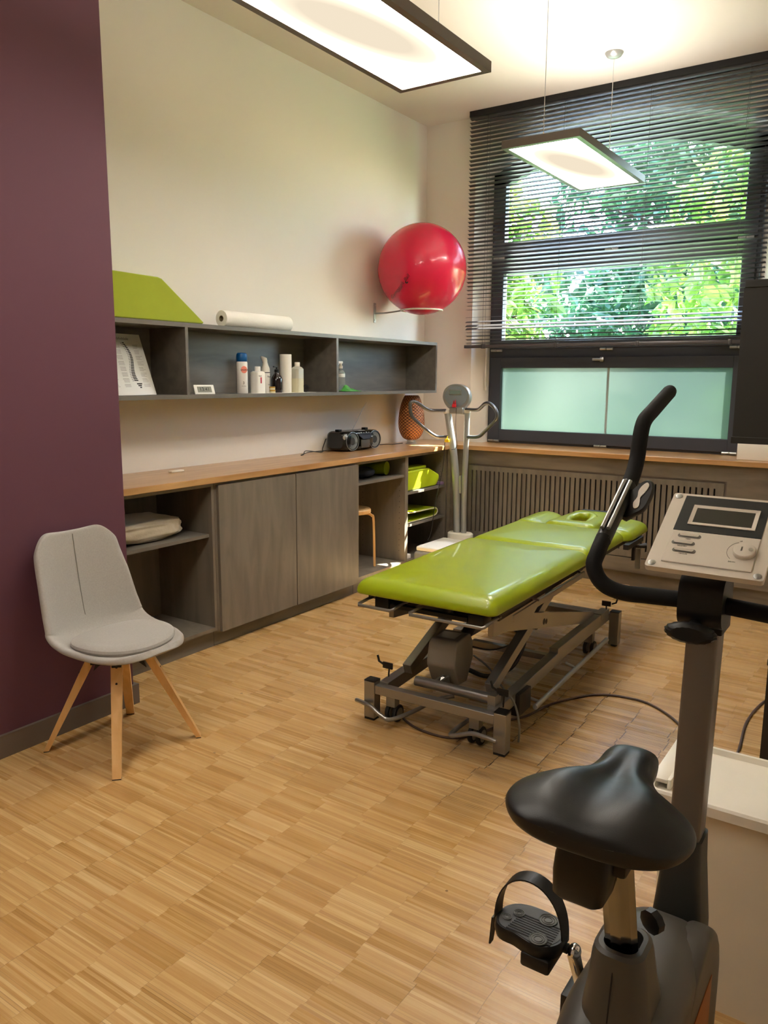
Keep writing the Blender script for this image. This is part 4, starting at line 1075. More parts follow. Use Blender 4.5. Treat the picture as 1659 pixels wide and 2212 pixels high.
    text_obj('dial_caption', 'ENTER', 0.0036, M['greytext'], kb @ Matrix.Translation((-0.004, 0, 0.0084)) @ Matrix.Rotation(R(-90), 4, 'Z'), dial)
    MB().tube([kb @ Vector((0.0275*math.cos(a), 0.0275*math.sin(a), 0.0002)) for a in [R(118+k*9) for k in range(13)]], 0.00035, 5).build('dial_arc', M['greytext'], co)
    text_obj('dial_up_caption', 'UP', 0.0034, M['greytext'], cf @ Matrix.Translation((0.046, 0.090, 0.0031)), co)
    text_obj('dial_down_caption', 'DOWN', 0.0034, M['greytext'], cf @ Matrix.Translation((0.041, 0.035, 0.0031)), co)
    for sx, sy in ((-0.086, 0.010), (0.086, 0.010), (-0.086, 0.202), (0.086, 0.202)):
        MB().loft([[cp(sx + r*math.cos(2*math.pi*i/20), sy + r*math.sin(2*math.pi*i/20), z) for i in range(20)] for r, z in ((0.0068, 0.0006), (0.0068, 0.0014), (0.0055, 0.0024), (0.002, 0.0030))]).build('screw_cap', M['silver'], co)

def build_saddle(t, cx, cy, cz, rot):
    MX = Matrix.Translation((cx, cy, cz)) @ Matrix.Rotation(rot, 4, 'Z')
    # stations from rear (y=-0.125) to nose (+0.19): half width, top z, rim z, bottom z, lobe
    st = [(-0.112, 0.060, -0.010, -0.026, 0.0), (-0.108, 0.092, 0.002, -0.034, 0.10), (-0.092, 0.118, 0.014, -0.040, 0.3), (-0.066, 0.134, 0.022, -0.043, 0.6), (-0.036, 0.139, 0.026, -0.043, 0.9), (-0.004, 0.132, 0.026, -0.040, 1.0), (0.024, 0.108, 0.023, -0.034, 0.9), (0.050, 0.078, 0.019, -0.030, 0.7), (0.080, 0.056, 0.017, -0.030, 0.4), (0.112, 0.047, 0.018, -0.032, 0.2), (0.145, 0.045, 0.019, -0.034, 0.1), (0.175, 0.039, 0.013, -0.032, 0.0), (0.191, 0.024, 0.002, -0.024, 0.0), (0.196, 0.010, -0.006, -0.014, 0.0)]
    P3 = [Vector((a, b, c_)) for a, b, c_, d, e in st]
    pp, dd = catmull(P3, [s_[3] for s_ in st], 4); _, ee = catmull(P3, [s_[4] for s_ in st], 4)
    lo = []
    for (y, w, zt), zb, e in zip([tuple(p) for p in pp], dd, ee):
        L = []
        N = 40
        for k in range(N):
            a = 2*math.pi*k/N; c_, s_ = math.cos(a), math.sin(a)
            if s_ >= 0:
                x = w*math.copysign(abs(c_)**0.80, c_)
                u = x/max(w, 1e-4)
                z = -0.006 + (zt+0.006)*(abs(s_)**0.75)
                z += 0.010*e*math.exp(-((abs(u)-0.48)/0.26)**2)*abs(s_) - 0.012*e*math.exp(-(u/0.20)**2)
                z -= 0.016*max(0, abs(u)-0.55)*e
            else:
                x = w*math.copysign(abs(c_)**0.55, c_)*(1-0.10*abs(s_)); z = -0.006 + (zb+0.006)*(abs(s_)**0.6)
            L.append(MX @ Vector((x, y, z)))
        lo.append(L)
    MB().loft(lo).build('saddle', M['saddle'], t, subsurf=1, sharp=80)
build_bike()

# ================================================================== WHITE BIN, BLACK BOX, SCREEN
bn = thing('storage_bin', 'cream white lidded plastic bin standing behind the exercise bike', 'bin', (-0.2, 1.97, 0))
b = MB()
b.loft([rrect(-0.425+0.008*(0.5-z), 0.035, 1.832, 2.105, 0.02, z, 5) for z in (0.0, 0.2, 0.503)])
b.build('bin_body', M['offwhite'], bn)
l = MB(); 
lo = [rrect(-0.450, 0.06, 1.808, 2.125, 0.02, 0.503, 5), rrect(-0.452, 0.062, 1.806, 2.127, 0.02, 0.527, 5), rrect(-0.448, 0.058, 1.810, 2.123, 0.02, 0.533, 5), rrect(-0.440, 0.050, 1.818, 2.113, 0.016, 0.533, 5), rrect(-0.436, 0.046, 1.822, 2.109, 0.014, 0.519, 5)]
l.loft(lo).build('tray_lid', M['white'], bn)
MB().box(-0.452, -0.412, 1.845, 2.120, 0.5335, 0.545, bevel=0.004).box(-0.414, -0.405, 1.848, 2.105, 0.520, 0.545, bevel=0.002).box(-0.385, -0.375, 1.83, 2.10, 0.5192, 0.527, bevel=0.003).build('lid_handle', M['white'], bn)

bx = thing('storage_box', 'low black box on the floor behind the cream bin', 'box', (-0.17, 3.5, 0))
MB().box(-0.386, 0.08, 3.262, 3.70, 0.0, 0.40).build('box_body', M['darkbox'], bx, smooth=False)
MB().box(-0.390, 0.084, 3.258, 3.704, 0.400, 0.428, bevel=0.004).build('box_lid', M['darkbox'], bx)

sc = thing('wall_screen', 'large black flat screen hanging beside the arched window', 'screen', (-0.07, 4.83, 1.6))
MB().box(-0.857, XR-0.03, 4.80, 4.835, 1.183, 1.998).build('screen_panel', M['darkbox'], sc, smooth=False)
MB().box(-0.852, XR-0.03, 4.792, 4.845, 1.998, 2.039, bevel=0.002, seg=1).box(-0.862, XR-0.03, 4.792, 4.845, 1.146, 1.183, bevel=0.002, seg=1).build('screen_bezel', M['darkbox'], sc, smooth=False, split=True)
MB().box(0.1, 0.4, 4.846, 4.90, 1.45, 1.75).box(0.22, XR-0.002, 4.86, 4.90, 1.56, 1.62).box(XR-0.03, XR-0.002, 4.78, 4.98, 1.45, 1.75).build('wall_bracket', M['black'], sc, smooth=False)

# ================================================================== EXERCISE BALL AND HOLDER
bc = Vector((-3.245, 5.315, 2.318)); br = 0.338
ba = thing('exercise_ball', 'large glossy red exercise ball resting in a wall ring high in the corner', 'ball', tuple(bc))
MB().ball(bc, br, 64, 40).build('ball_skin', M['red'], ba)
vw = (Vector((0, 0, 1.5))-bc).normalized()
def on_ball(u, v, off=0.0006):
    rr_ = vw.cross(Vector((0, 0, 1))).normalized()*-1; uu = rr_.cross(vw).normalized()*-1
    if uu.z < 0: uu = -uu
    d = (vw*math.sqrt(max(0.01, 1-u*u-v*v)) + rr_*u + uu*v).normalized(); return bc + d*(br+off)
def ball_text(s, size, u, v, ang, nm):
    cu = bpy.data.curves.new('tmp', 'FONT'); cu.body = s; cu.size = size; cu.align_x = 'CENTER'; cu.align_y = 'CENTER'; cu.shear = 0.3
    to = bpy.data.objects.new('tmp', cu); COL.objects.link(to); bpy.context.view_layer.update()
    me = bpy.data.meshes.new_from_object(to); bpy.data.objects.remove(to); bpy.data.curves.remove(cu)
    ca, sa = math.cos(ang), math.sin(ang)
    for vt in me.vertices:
        x, y = vt.co.x, vt.co.y
        vt.co = on_ball(u + (x*ca - y*sa)/br, v + (x*sa + y*ca)/br)
    me.materials.clear(); me.materials.append(M['ink'])
    o = bpy.data.objects.new(nm, me); COL.objects.link(o); WM[o.name] = Matrix.Identity(4); setp(o, ba)
ball_text('Gymnastik Ball', 0.036, -0.48, -0.37, R(52), 'ball_lettering')
ball_text('MAXAFE', 0.014, -0.46, -0.42, R(52), 'ball_small_print')
MB().tube([on_ball(-0.33+0.022*math.cos(a), -0.26+0.022*math.sin(a), 0.001) for a in [R(150+k*18) for k in range(14)]], 0.004, 6).build('ball_logo', M['ink'], ba)
rg = thing('ball_holder', 'thin silver wall bracket with a ring carrying the red exercise ball', 'bracket', (-3.6, 5.19, 2.0))
zr = bc.z - math.sqrt((br+0.006)**2-0.160**2)
MB().tube([(bc.x+0.160*math.cos(a), bc.y+0.160*math.sin(a), zr) for a in [2*math.pi*k/48 for k in range(48)]], 0.006, 10, close=True).build('ring', M['whitem'], rg)
MB().tube([(-3.597, 5.19, 1.995), (-3.50, 5.215, 1.998), (bc.x-0.150, bc.y-0.055, zr)], 0.006, 8).build('rod', M['alu'], rg)
MB().box(-3.599, -3.594, 5.176, 5.206, 1.925, 2.075, bevel=0.001, seg=1).build('wall_plate', M['silver'], rg)
MB().cyl((-3.594, 5.191, 1.945), (-3.591, 5.191, 1.945), 0.006).cyl((-3.594, 5.191, 2.055), (-3.591, 5.191, 2.055), 0.006).build('screw', M['alu'], rg)
# ================================================================== VIBRATION PLATE IN THE CORNER
vm = thing('vibration_plate', 'silver vibration plate trainer with two columns, curved handles and an oval display head', 'vibration plate', (-2.95, 5.3, 0))
MB().box(-3.09, -2.60, 4.98, 5.52, 0.02, 0.20, bevel=0.03, seg=4).build('base_platform', M['silver'], vm)
MB().box(-3.075, -2.70, 5.00, 5.42, 0.20, 0.235, bevel=0.012, seg=3).build('standing_plate', M['whitem'], vm)
MB().loft([rrect(-3.045, -2.835, 5.40, 5.515, 0.05, z) for z in (0.20, 0.275)] + [rrect(-3.035, -2.845, 5.41, 5.505, 0.045, 0.285)]).build('column_foot', M['white'], vm)
MB().tube([(-2.965, 5.45, 0.23), (-2.972, 5.45, 0.49), (-2.987, 5.45, 0.70), (-3.020, 5.46, 0.93), (-3.062, 5.47, 1.12), (-3.090, 5.475, 1.25)], [0.030, 0.030, 0.030, 0.029, 0.028, 0.027], 24, smooth=5).build('column', M['silver'], vm)
MB().tube([(-2.905, 5.45, 0.23), (-2.910, 5.45, 0.68), (-2.908, 5.46, 0.94), (-2.912, 5.475, 1.26)], 0.0215, 24, smooth=5).build('column', M['silver'], vm)
hd = []
for y, s_ in ((5.520, 0.80), (5.510, 0.95), (5.49, 1.0), (5.468, 1.0), (5.458, 0.96)):
    L = []
    for k in range(44):
        a = 2*math.pi*k/44; c_, q = math.cos(a), math.sin(a)
        w = 0.122 if q > 0 else 0.122*(1-0.18*abs(q))
        L.append(Vector((-3.008 + s_*w*math.copysign(abs(c_)**0.85, c_), y - 0.10*(0.14*0 + (s_*0.11*q)*0.5), 1.350 + s_*(0.106 if q > 0 else 0.105)*math.copysign(abs(q)**0.9, q))))
    hd.append(L)
hdo = MB().loft(hd).build('display_head', M['silver'], vm)
L0 = [Vector((-3.004 + 0.100*math.cos(2*math.pi*k/40), 5.4545 - 0.006*math.sin(2*math.pi*k/40), 1.362 + 0.080*math.sin(2*math.pi*k/40))) for k in range(40)]
MB().loft([L0, [p + Vector((0, -0.002, 0)) for p in L0]]).build('head_face', base_mat('blue_grey_panel', '#7b8890', 0.4), hdo)
MB().box(-3.063, -2.955, 5.447, 5.452, 1.372, 1.412, bevel=0.002).build('display_frame', M['silver'], hdo)
MB().box(-3.056, -2.962, 5.4455, 5.4472, 1.378, 1.406).build('display', base_mat('greenish_lcd', '#6d7f78', 0.3), hdo, smooth=False)
MB().box(-3.055, -2.935, 5.44, 5.47, 1.225, 1.275, bevel=0.008).build('tray', M['silver'], vm)
MB().cyl((-3.05, 5.465, 1.228), (-2.93, 5.465, 1.228), 0.008).build('tray_rail', M['silver'], vm)
Y = 5.45
MB().tube([(-3.09, Y, 1.248), (-3.19, Y-.03, 1.246), (-3.225, Y-.07, 1.258), (-3.27, Y-.13, 1.305), (-3.300, Y-.16, 1.318), (-3.318, Y-.17, 1.290), (-3.312, Y-.15, 1.205), (-3.270, Y-.09, 1.135), (-3.200, Y-.03, 1.062), (-3.150, Y, 1.036), (-3.06, Y+.01, 1.042)], 0.0135, 14, smooth=5).build('handle', base_mat('dark_silver_handle', '#71757a', 0.3, metal=0.8), vm)
MB().tube([(-2.91, Y, 1.262), (-2.80, Y-.03, 1.262), (-2.745, Y-.07, 1.283), (-2.69, Y-.12, 1.312), (-2.640, Y-.15, 1.318), (-2.590, Y-.16, 1.288), (-2.565, Y-.16, 1.240), (-2.578, Y-.15, 1.198), (-2.635, Y-.11, 1.158), (-2.715, Y-.05, 1.105), (-2.80, Y, 1.055), (-2.91, Y+.01, 1.048)], 0.0135, 14, smooth=5).build('handle', bpy.data.materials['dark_silver_handle'], vm)
MB().lathe([(0.032, -0.012), (0.034, 0), (0.032, 0.012)], (-3.086, 5.474, 1.235), 24, axis=(-0.2, 0.03, 1)).lathe([(0.026, -0.012), (0.028, 0), (0.026, 0.012)], (-2.911, 5.474, 1.245), 24).build('column_collar', M['white'], vm)
MB().box(-2.955, -2.935, 5.44, 5.47, 0.60, 0.74, bevel=0.003).build('column_bridge', M['silver'], vm)
yt = MB().box(-3.075, -3.035, 5.405, 5.425, 1.000, 1.030, bevel=0.008, seg=3).tube([(-3.055, 5.415, 1.03), (-3.055, 5.42, 1.05)], 0.003, 6).build('tag', M['yellow']); tag(yt, 'small yellow plastic tag hanging on the curved column of the silver trainer', 'tag')
rcx = MB().box(-3.02, -2.99, 5.42, 5.44, 1.275, 1.30, bevel=0.004).prism([(-3.02, 5.43, 1.295), (-3.012, 5.43, 1.33), (-3.005, 5.43, 1.30), (-2.995, 5.43, 1.335), (-2.99, 5.43, 1.295)], 0.006, (0, 1, 0)).build('safety_clip', M['redp']); tag(rcx, 'small red clip on the head of the silver trainer', 'clip')
ck = MB().tube([(-2.985, 5.43, 1.27), (-2.985, 5.425, 1.15), (-2.975, 5.42, 1.05), (-2.965, 5.415, 0.98), (-2.975, 5.41, 0.955), (-3.01, 5.41, 0.945)], 0.0018, 6, smooth=4).build('safety_cord', M['cableb'], vm)
ck = MB().tube([(-3.068, 5.405, 1.0), (-3.068, 5.38, 0.8), (-3.08, 5.30, 0.55), (-3.086, 5.24, 0.3), (-3.09, 5.2, 0.245)], 0.003, 6, smooth=4).build('mains_cord', M['cableb'], vm)

# ================================================================== ON THE WORKTOP
ZT = 0.968
def radio():
    t = thing('radio', 'black portable CD radio with two round speakers and a raised antenna on the worktop', 'radio', (-3.47, 4.74, ZT))
    b = MB(); lo = []
    for y, s_ in ((4.525, 0.72), (4.54, 0.9), (4.57, 1.0), (4.93, 1.0), (4.96, 0.9), (4.975, 0.72)):
        L = rrect(-0.100*s_, 0.085*s_, 0.004+0.065*(1-s_), 0.145 - 0.03*(1-s_), 0.035, 0, 6); lo.append([Vector((-3.475+p.x, y, ZT+p.y)) for p in L])
    body = b.loft(lo).build('radio_body', base_mat('gloss_black', '#0b0b0d', 0.15, spec=0.6), t)
    for yy in (4.612, 4.895):
        s_ = MB().lathe([(0.066, -0.03), (0.068, 0.0), (0.066, 0.012), (0.058, 0.014), (0.056, 0.006)], (-3.398, yy, ZT+0.074), 36, axis=(1, -0.12, 0.02)).build('speaker', M['black'], t)
        MB().lathe([(0.067, 0.010), (0.068, 0.0140), (0.0655, 0.0146), (0.065, 0.010)], (-3.398, yy, ZT+0.074), 36, axis=(1, -0.12, 0.02)).build('speaker_ring', M['silver'], s_)
        MB().lathe([(0.056, 0.004), (0.054, 0.0085), (0.01, 0.011)], (-3.398, yy, ZT+0.074), 36, axis=(1, -0.12, 0.02)).build('speaker_mesh', M['dkgrey2'], s_)
    MB().prism([(-3.386, 4.675, ZT+0.115), (-3.386, 4.840, ZT+0.115), (-3.378, 4.80, ZT+0.085), (-3.378, 4.72, ZT+0.085)], 0.012, (1, 0, 0)).prism([(-3.43, 4.66, ZT+0.140), (-3.43, 4.85, ZT+0.140), (-3.378, 4.84, ZT+0.112), (-3.378, 4.68, ZT+0.112)], 0.006, (0.3, 0, 1)).build('control_panel', M['navy'], t)
    k = MB()
    for i in range(5): k.box(-3.40, -3.392, 4.69+i*0.032, 4.705+i*0.032, ZT+0.125+0.002*(i % 2), ZT+0.132+0.002*(i % 2), bevel=0.002)
    k.box(-3.425, -3.412, 4.72, 4.80, ZT+0.141, ZT+0.148, bevel=0.002); k.build('buttons', M['alu'], t)
    MB().box(-3.384, -3.374, 4.705, 4.815, ZT+0.02, ZT+0.082, bevel=0.006).build('front_panel', M['dkgrey'], t)
    MB().lathe([(0.018, -0.02), (0.018, 0.01), (0.015, 0.012)], (-3.41, 4.545, ZT+0.105), 20, axis=(1, -0.5, 0)).build('side_knob', M['alu'], t)
    MB().box(-3.51, -3.475, 4.56, 4.60, ZT+0.144, ZT+0.158, bevel=0.004).box(-3.51, -3.475, 4.89, 4.93, ZT+0.144, ZT+0.158, bevel=0.004).build('handle_stub', M['black'], t)
    MB().tube([(-3.53, 4.80, ZT+0.14), (-3.53, 4.985, ZT+0.345)], [0.003, 0.0018], 8).build('antenna', M['alu'], t)
radio()
ck = MB().tube([(-3.56, 4.518, ZT+0.09), (-3.57, 4.49, ZT+0.02), (-3.55, 4.47, ZT+0.004), (-3.52, 4.40, ZT+0.004), (-3.54, 4.30, ZT+0.018), (-3.53, 4.24, ZT+0.02), (-3.50, 4.19, ZT+0.004), (-3.48, 4.14, ZT+0.004)], 0.003, 6, smooth=5).tube([(-3.56, 4.52, ZT+0.004), (-3.57, 4.35, ZT+0.006), (-3.54, 4.25, ZT+0.004), (-3.49, 4.15, ZT+0.004)], 0.0025, 6, smooth=5).build('radio_cable', M['cableb'])
tag(ck, 'thin black cable lying in loops on the worktop beside the radio', 'cable')
ck = MB().tube([(-3.58, 4.98, ZT+0.004), (-3.56, 5.10, ZT+0.004), (-3.52, 5.20, ZT+0.006), (-3.49, 5.30, ZT+0.004), (-3.46, 5.40, ZT+0.006)], 0.003, 6, smooth=4).box(-3.56, -3.535, 5.11, 5.17, ZT+0.001, ZT+0.016, bevel=0.003).build('lamp_cable', M['cableb'])
tag(ck, 'black lamp cable with an inline switch between the radio and the wicker lamp', 'cable')
def wicker():
    m = bpy.data.materials.new('woven_rattan'); m.use_nodes = True; t = NT(m); b = t.n['Principled BSDF']
    tc = t.new('ShaderNodeTexCoord'); sp = t.new('ShaderNodeSeparateXYZ'); t.link(tc.outputs['Object'], sp.inputs[0])
    ang = t.math('ARCTAN2', t.math('SUBTRACT', sp.outputs[1], 5.475), t.math('ADD', sp.outputs[0], 3.425))
    u = t.math('MULTIPLY', ang, 20.0); zrow = t.math('MULTIPLY', sp.outputs[2], 80.0)
    row = t.math('FLOOR', zrow)
    w = t.math('SINE', t.math('ADD', t.math('MULTIPLY', u, 1.0), t.math('MULTIPLY', row, 3.14159)))
    fz = t.math('ABSOLUTE', t.math('SUBTRACT', t.math('FRACT', zrow), 0.5))
    hgt = t.math('SUBTRACT', t.math('MULTIPLY', w, 0.5), t.math('MULTIPLY', fz, 1.2))
    col = t.ramp(t.math('ADD', hgt, 0.6), [(0.06, srgb('#5a3115')), (0.28, srgb('#96592b')), (0.8, srgb('#b9793f'))])
    t.link(col, b.inputs['Base Color']); b.inputs['Roughness'].default_value = 0.5
    bp = t.new('ShaderNodeBump'); bp.inputs['Distance'].default_value = 0.004; bp.inputs['Strength'].default_value = 0.9
    t.link(hgt, bp.inputs['Height']); t.link(bp.outputs[0], b.inputs['Normal'])
    return m
wl = thing('table_lamp', 'egg shaped woven rattan table lamp on a metal foot, on the worktop corner', 'lamp', (-3.425, 5.475, ZT))
MB().lathe([(0.046, 0), (0.046, 0.006), (0.036, 0.012), (0.034, 0.035)], (-3.425, 5.475, ZT), 32).build('lamp_foot', M['alu'], wl)
prof = [Vector((a, b, 0)) for a, b in ((0.040, 0.033), (0.070, 0.050), (0.096, 0.095), (0.107, 0.150), (0.107, 0.200), (0.100, 0.262), (0.086, 0.325), (0.068, 0.372), (0.055, 0.392))]
pp, _ = catmull(prof, [0]*len(prof), 4)
MB().lathe([(p.x, p.y) for p in pp], (-3.425, 5.475, ZT), 48).build('woven_shade', wicker(), wl)
rm = MB().box(-3.445, -3.415, 2.945, 3.04, ZT+0.0005, ZT+0.012, bevel=0.004).build('remote_control', M['white'])
tag(rm, 'small flat white remote lying on the oak worktop', 'remote')

# ================================================================== ON TOP OF THE WALL SHELF
fw_ = MB()
poly = [(2.262, 1.7865), (3.120, 1.7865), (3.128, 1.795), (2.845, 2.000), (2.820, 2.006), (2.262, 2.012)]
fw_.prism([(-3.575, a, b) for a, b in poly], 0.262, (1, 0, 0))
o = fw_.build('foam_wedge', M['green_cloth'], smooth=True); bv = o.modifiers.new('bev', 'BEVEL'); bv.width = 0.010; bv.segments = 3; bv.limit_method = 'ANGLE'
tag(o, 'large lime green foam wedge with a sloping end on top of the wall shelf', 'wedge')
pr = thing('paper_roll', 'white paper couch roll lying on top of the wall shelf', 'paper roll', (-3.40, 3.64, 1.785))
ro = MB(); lo = []
for y, r in ((3.345, 0.017), (3.345, 0.0455), (3.348, 0.0475), (3.925, 0.0475), (3.928, 0.0455), (3.928, 0.017)):
    lo.append([Vector((-3.40+r*math.cos(2*math.pi*k/40), y, 1.8335+r*math.sin(2*math.pi*k/40))) for k in range(40)])
ro.loft(lo, ring=True).build('paper_sheet', M['paper'], pr)
lo = []
for y, r in ((3.344, 0.0145), (3.344, 0.0175), (3.93, 0.0175), (3.93, 0.0145)):
    lo.append([Vector((-3.40+r*math.cos(2*math.pi*k/28), y, 1.8335+r*math.sin(2*math.pi*k/28))) for k in range(28)])
MB().loft(lo, ring=True).build('card_core', base_mat('cardboard', '#8f7f66', 0.8), pr)

# ================================================================== IN THE WALL SHELF
ZS = 1.4025
def face(px, y, z):   # text plane facing the room at x, reading along +y
    return frame_mtx((px, y, z), (0.0, 1, 0), (0, 0, 1))
# spine chart in a stand
ch = thing('spine_chart', 'laminated grey chart of the human spine leaning in the wall shelf', 'chart', (-3.36, 2.7, ZS))
cm = frame_mtx((-3.370, 2.640, ZS+0.001), (-0.10, 1, 0), (-0.11, -0.015, 0.31))
def lb(mb, x0, x1, y0, y1, z0, z1): return mb.box(x0, x1, y0, y1, z0, z1, mtx=cm)
lb(MB(), -0.25, 0.205, 0.0, 0.335, -0.003, 0.0).build('chart_sheet', base_mat('laminated_grey', '#b5b2a8', 0.25, var=0.02, spec=0.5), ch, smooth=False)
vb = MB()
for k in range(24):
    f = k/23; yy = 0.285 - 0.205*f; xx = 0.075 + 0.018*math.sin(f*5.2) + 0.03*f; w = 0.006+0.008*f
    lb(vb, xx-w, xx+w, yy-0.003, yy+0.003, 0.0, 0.0004); lb(vb, xx-w-0.012, xx-w-0.004, yy-0.0035, yy-0.001, 0, 0.0004)
for a, b, w in ((0.105, 0.062, 0.018), (0.105, 0.052, 0.012), (0.108, 0.042, 0.006)): lb(vb, a-w, a+w, b-0.004, b+0.003, 0, 0.0004)
vb.build('spine_drawing', M['ink'], ch, smooth=False)
tx = MB(); rnd = random.Random(3)
for k in range(38):
    yy = 0.275 - k*0.0062
    if k % 5 == 4: continue
    lb(tx, 0.0+rnd.uniform(0, .006), 0.043, yy, yy+0.0018, 0, 0.0003); lb(tx, 0.135, 0.182-rnd.uniform(0, .02), yy, yy+0.0018, 0, 0.0003); lb(tx, -0.10, -0.03-rnd.uniform(0, .02), yy, yy+0.0018, 0, 0.0003)
tx.build('chart_print', M['greytext'], ch, smooth=False)
text_obj('chart_title', 'Wirbelsäule', 0.020, M['greytext'], cm @ Matrix.Translation((0.07, 0.308, 0.0002)), ch)
# digital clock
ckt = thing('digital_clock', 'small white digital clock with a grey display in the wall shelf', 'clock', (-3.36, 3.15, ZS))
km = frame_mtx((-3.345, 3.152, ZS), (0.18, 1, 0), (-0.35, 0.05, 1))
MB().box(-0.066, 0.066, 0.0, 0.056, -0.010, 0.0, bevel=0.003, mtx=km).box(-0.05, 0.05, 0.001, 0.02, -0.03, -0.009, mtx=km).build('clock_case', M['whitem'], ckt)
d = MB().box(-0.046, 0.046, 0.011, 0.045, 0.0, 0.0008, mtx=km).build('clock_display', base_mat('lcd_olive', '#77776a', 0.3), ckt, smooth=False)
text_obj('clock_digits', '13:41', 0.030, M['ink'], km @ Matrix.Translation((0, 0.028, 0.001)), d)

def can():
    t = thing('spray_can', 'white disinfectant spray can with a blue cap in the wall shelf', 'spray can', (-3.36, 3.463, ZS))
    c = (-3.36, 3.463, ZS)
    MB().lathe([(0.030, 0), (0.0325, 0.004), (0.0325, 0.180), (0.030, 0.188)], c, 36).build('can_body', M['whitem'], t)
    MB().lathe([(0.031, 0.187), (0.0325, 0.190), (0.0325, 0.222), (0.030, 0.233), (0.024, 0.238)], c, 36).build('can_cap', M['blue'], t)
    tw = Vector((-c[0], -c[1], 0)).normalized(); sx = Vector((-tw.y, tw.x, 0))
    def fm(zz, off=0.0327, ang=0): 
        a = R(ang); n_ = tw*math.cos(a) + sx*math.sin(a); s2 = Vector((-n_.y, n_.x, 0))
        return frame_mtx(Vector(c)+n_*off+Vector((0, 0, zz)), s2, (0, 0, 1))
    MB().loft([[fm(0.140, 0.030, 22) @ Vector((0.019*math.cos(2*math.pi*k/28), 0.021*math.sin(2*math.pi*k/28), z)) for k in range(28)] for z in (0, 0.0035)]).build('round_print', M['orange'], t)
    text_obj('can_name', 'SAGRO', 0.014, M['ink'], fm(0.138, 0.0340, 22), t)
    text_obj('can_number', '3', 0.022, M['ink'], fm(0.062, 0.0330, 14), t)
    text_obj('can_small_print', 'fach Schutz', 0.006, M['greytext'], fm(0.044, 0.0330, 16), t)
can()
b1 = thing('plastic_bottle', 'square white plastic bottle with a pink mark beside the spray can', 'bottle', (-3.36, 3.60, ZS), 'bottles in the wall shelf')
MB().loft([rrect(-3.395, -3.330, 3.563, 3.635, 0.010, ZS+z, 5) for z in (0, 0.002, 0.125)] + [rrect(-3.385, -3.340, 3.575, 3.622, 0.010, ZS+0.133, 5)]).build('bottle_body', M['whitem'], b1)
MB().lathe([(0.017, 0.130), (0.018, 0.135), (0.018, 0.158), (0.016, 0.161)], (-3.362, 3.599, ZS), 24).build('bottle_cap', M['whitem'], b1)
MB().box(-3.3296, -3.3290, 3.588, 3.600, ZS+0.060, ZS+0.096, bevel=0.0002).build('pink_mark', M['pink'], b1, smooth=False)
text_obj('label_print', 'Hand', 0.012, M['greytext'], face(-3.3293, 3.585, ZS+0.104), b1)
a1 = thing('air_freshener', 'white air freshener spray with an angled nozzle top behind the square bottle', 'air freshener', (-3.45, 3.765, ZS), 'bottles in the wall shelf')
MB().lathe([(0.026, 0), (0.028, 0.004), (0.028, 0.122), (0.026, 0.126)], (-3.45, 3.765, ZS), 32).build('can_body', M['whitem'], a1)
MB().lathe([(0.0275, 0.120), (0.0275, 0.128)], (-3.45, 3.765, ZS), 32).build('dark_band', M['navy'], a1)
lo = []
for z, r, dy in ((0.128, 0.028, 0), (0.150, 0.027, 0), (0.172, 0.019, 0), (0.190, 0.015, -0.002), (0.205, 0.019, -0.008), (0.218, 0.020, -0.014), (0.226, 0.006, -0.030)):
    lo.append([Vector((-3.45+r*math.cos(2*math.pi*k/24), 3.765+dy+r*math.sin(2*math.pi*k/24), ZS+z+0.4*(-r*math.sin(2*math.pi*k/24) if z > 0.2 else 0)*0.6)) for k in range(24)])
MB().loft(lo).build('nozzle_top', M['white'], a1)
text_obj('label_print', 'Pure', 0.016, M['ink'], face(-3.4215, 3.768, ZS+0.10), a1)
text_obj('label_print', 'Fresh', 0.010, M['greytext'], face(-3.4215, 3.768, ZS+0.05), a1)
b2 = thing('pump_bottle', 'dark amber pump bottle behind two small gold lidded jars', 'bottle', (-3.40, 3.815, ZS), 'bottles in the wall shelf')
MB().lathe([(0.034, 0), (0.036, 0.004), (0.036, 0.085), (0.030, 0.100), (0.014, 0.122), (0.013, 0.130)], (-3.40, 3.815, ZS), 32).build('bottle_body', M['amber'], b2)
MB().lathe([(0.015, 0.128), (0.015, 0.145), (0.006, 0.147), (0.005, 0.162)], (-3.40, 3.815, ZS), 20).box(-3.405, -3.395, 3.785, 3.822, ZS+0.158, ZS+0.166, bevel=0.002).build('pump_head', M['black'], b2)
for k, (yy, zz, lbl) in enumerate(((3.712, 0, 'small gold lidded jar, lower of the two stacked in front of the amber bottle'), (3.710, 0.020, 'small gold lidded jar, upper of the two stacked in front of the amber bottle'))):
    j = thing('small_jar', lbl, 'jar', (-3.345, yy, ZS+zz), 'small gold lidded jars')
    MB().lathe([(0.017, zz+0.0002), (0.018, zz+0.002), (0.018, zz+0.010)], (-3.345, yy, ZS), 24).build('jar_body', M['soap'], j)
    MB().lathe([(0.0185, zz+0.010), (0.0185, zz+0.018), (0.017, zz+0.0195)], (-3.345, yy, ZS), 24).build('jar_lid', M['gold'], j)
tw_ = MB().lathe([(0.036, 0), (0.037, 0.003), (0.038, 0.240), (0.036, 0.242), (0.012, 0.242), (0.011, 0.23)], (-3.40, 3.902, ZS), 36).build('towel_roll', M['paper'])
tag(tw_, 'upright white kitchen paper roll between the amber bottle and the milky bottle', 'paper roll')
b3 = thing('soap_bottle', 'milky plastic bottle half full of cream liquid beside the upright paper roll', 'bottle', (-3.37, 3.98, ZS), 'bottles in the wall shelf')
MB().loft([rrect(-3.400, -3.335, 3.942, 4.014, 0.018, ZS+z, 6) for z in (0, 0.003, 0.090)]).build('liquid_fill', M['soap'], b3)
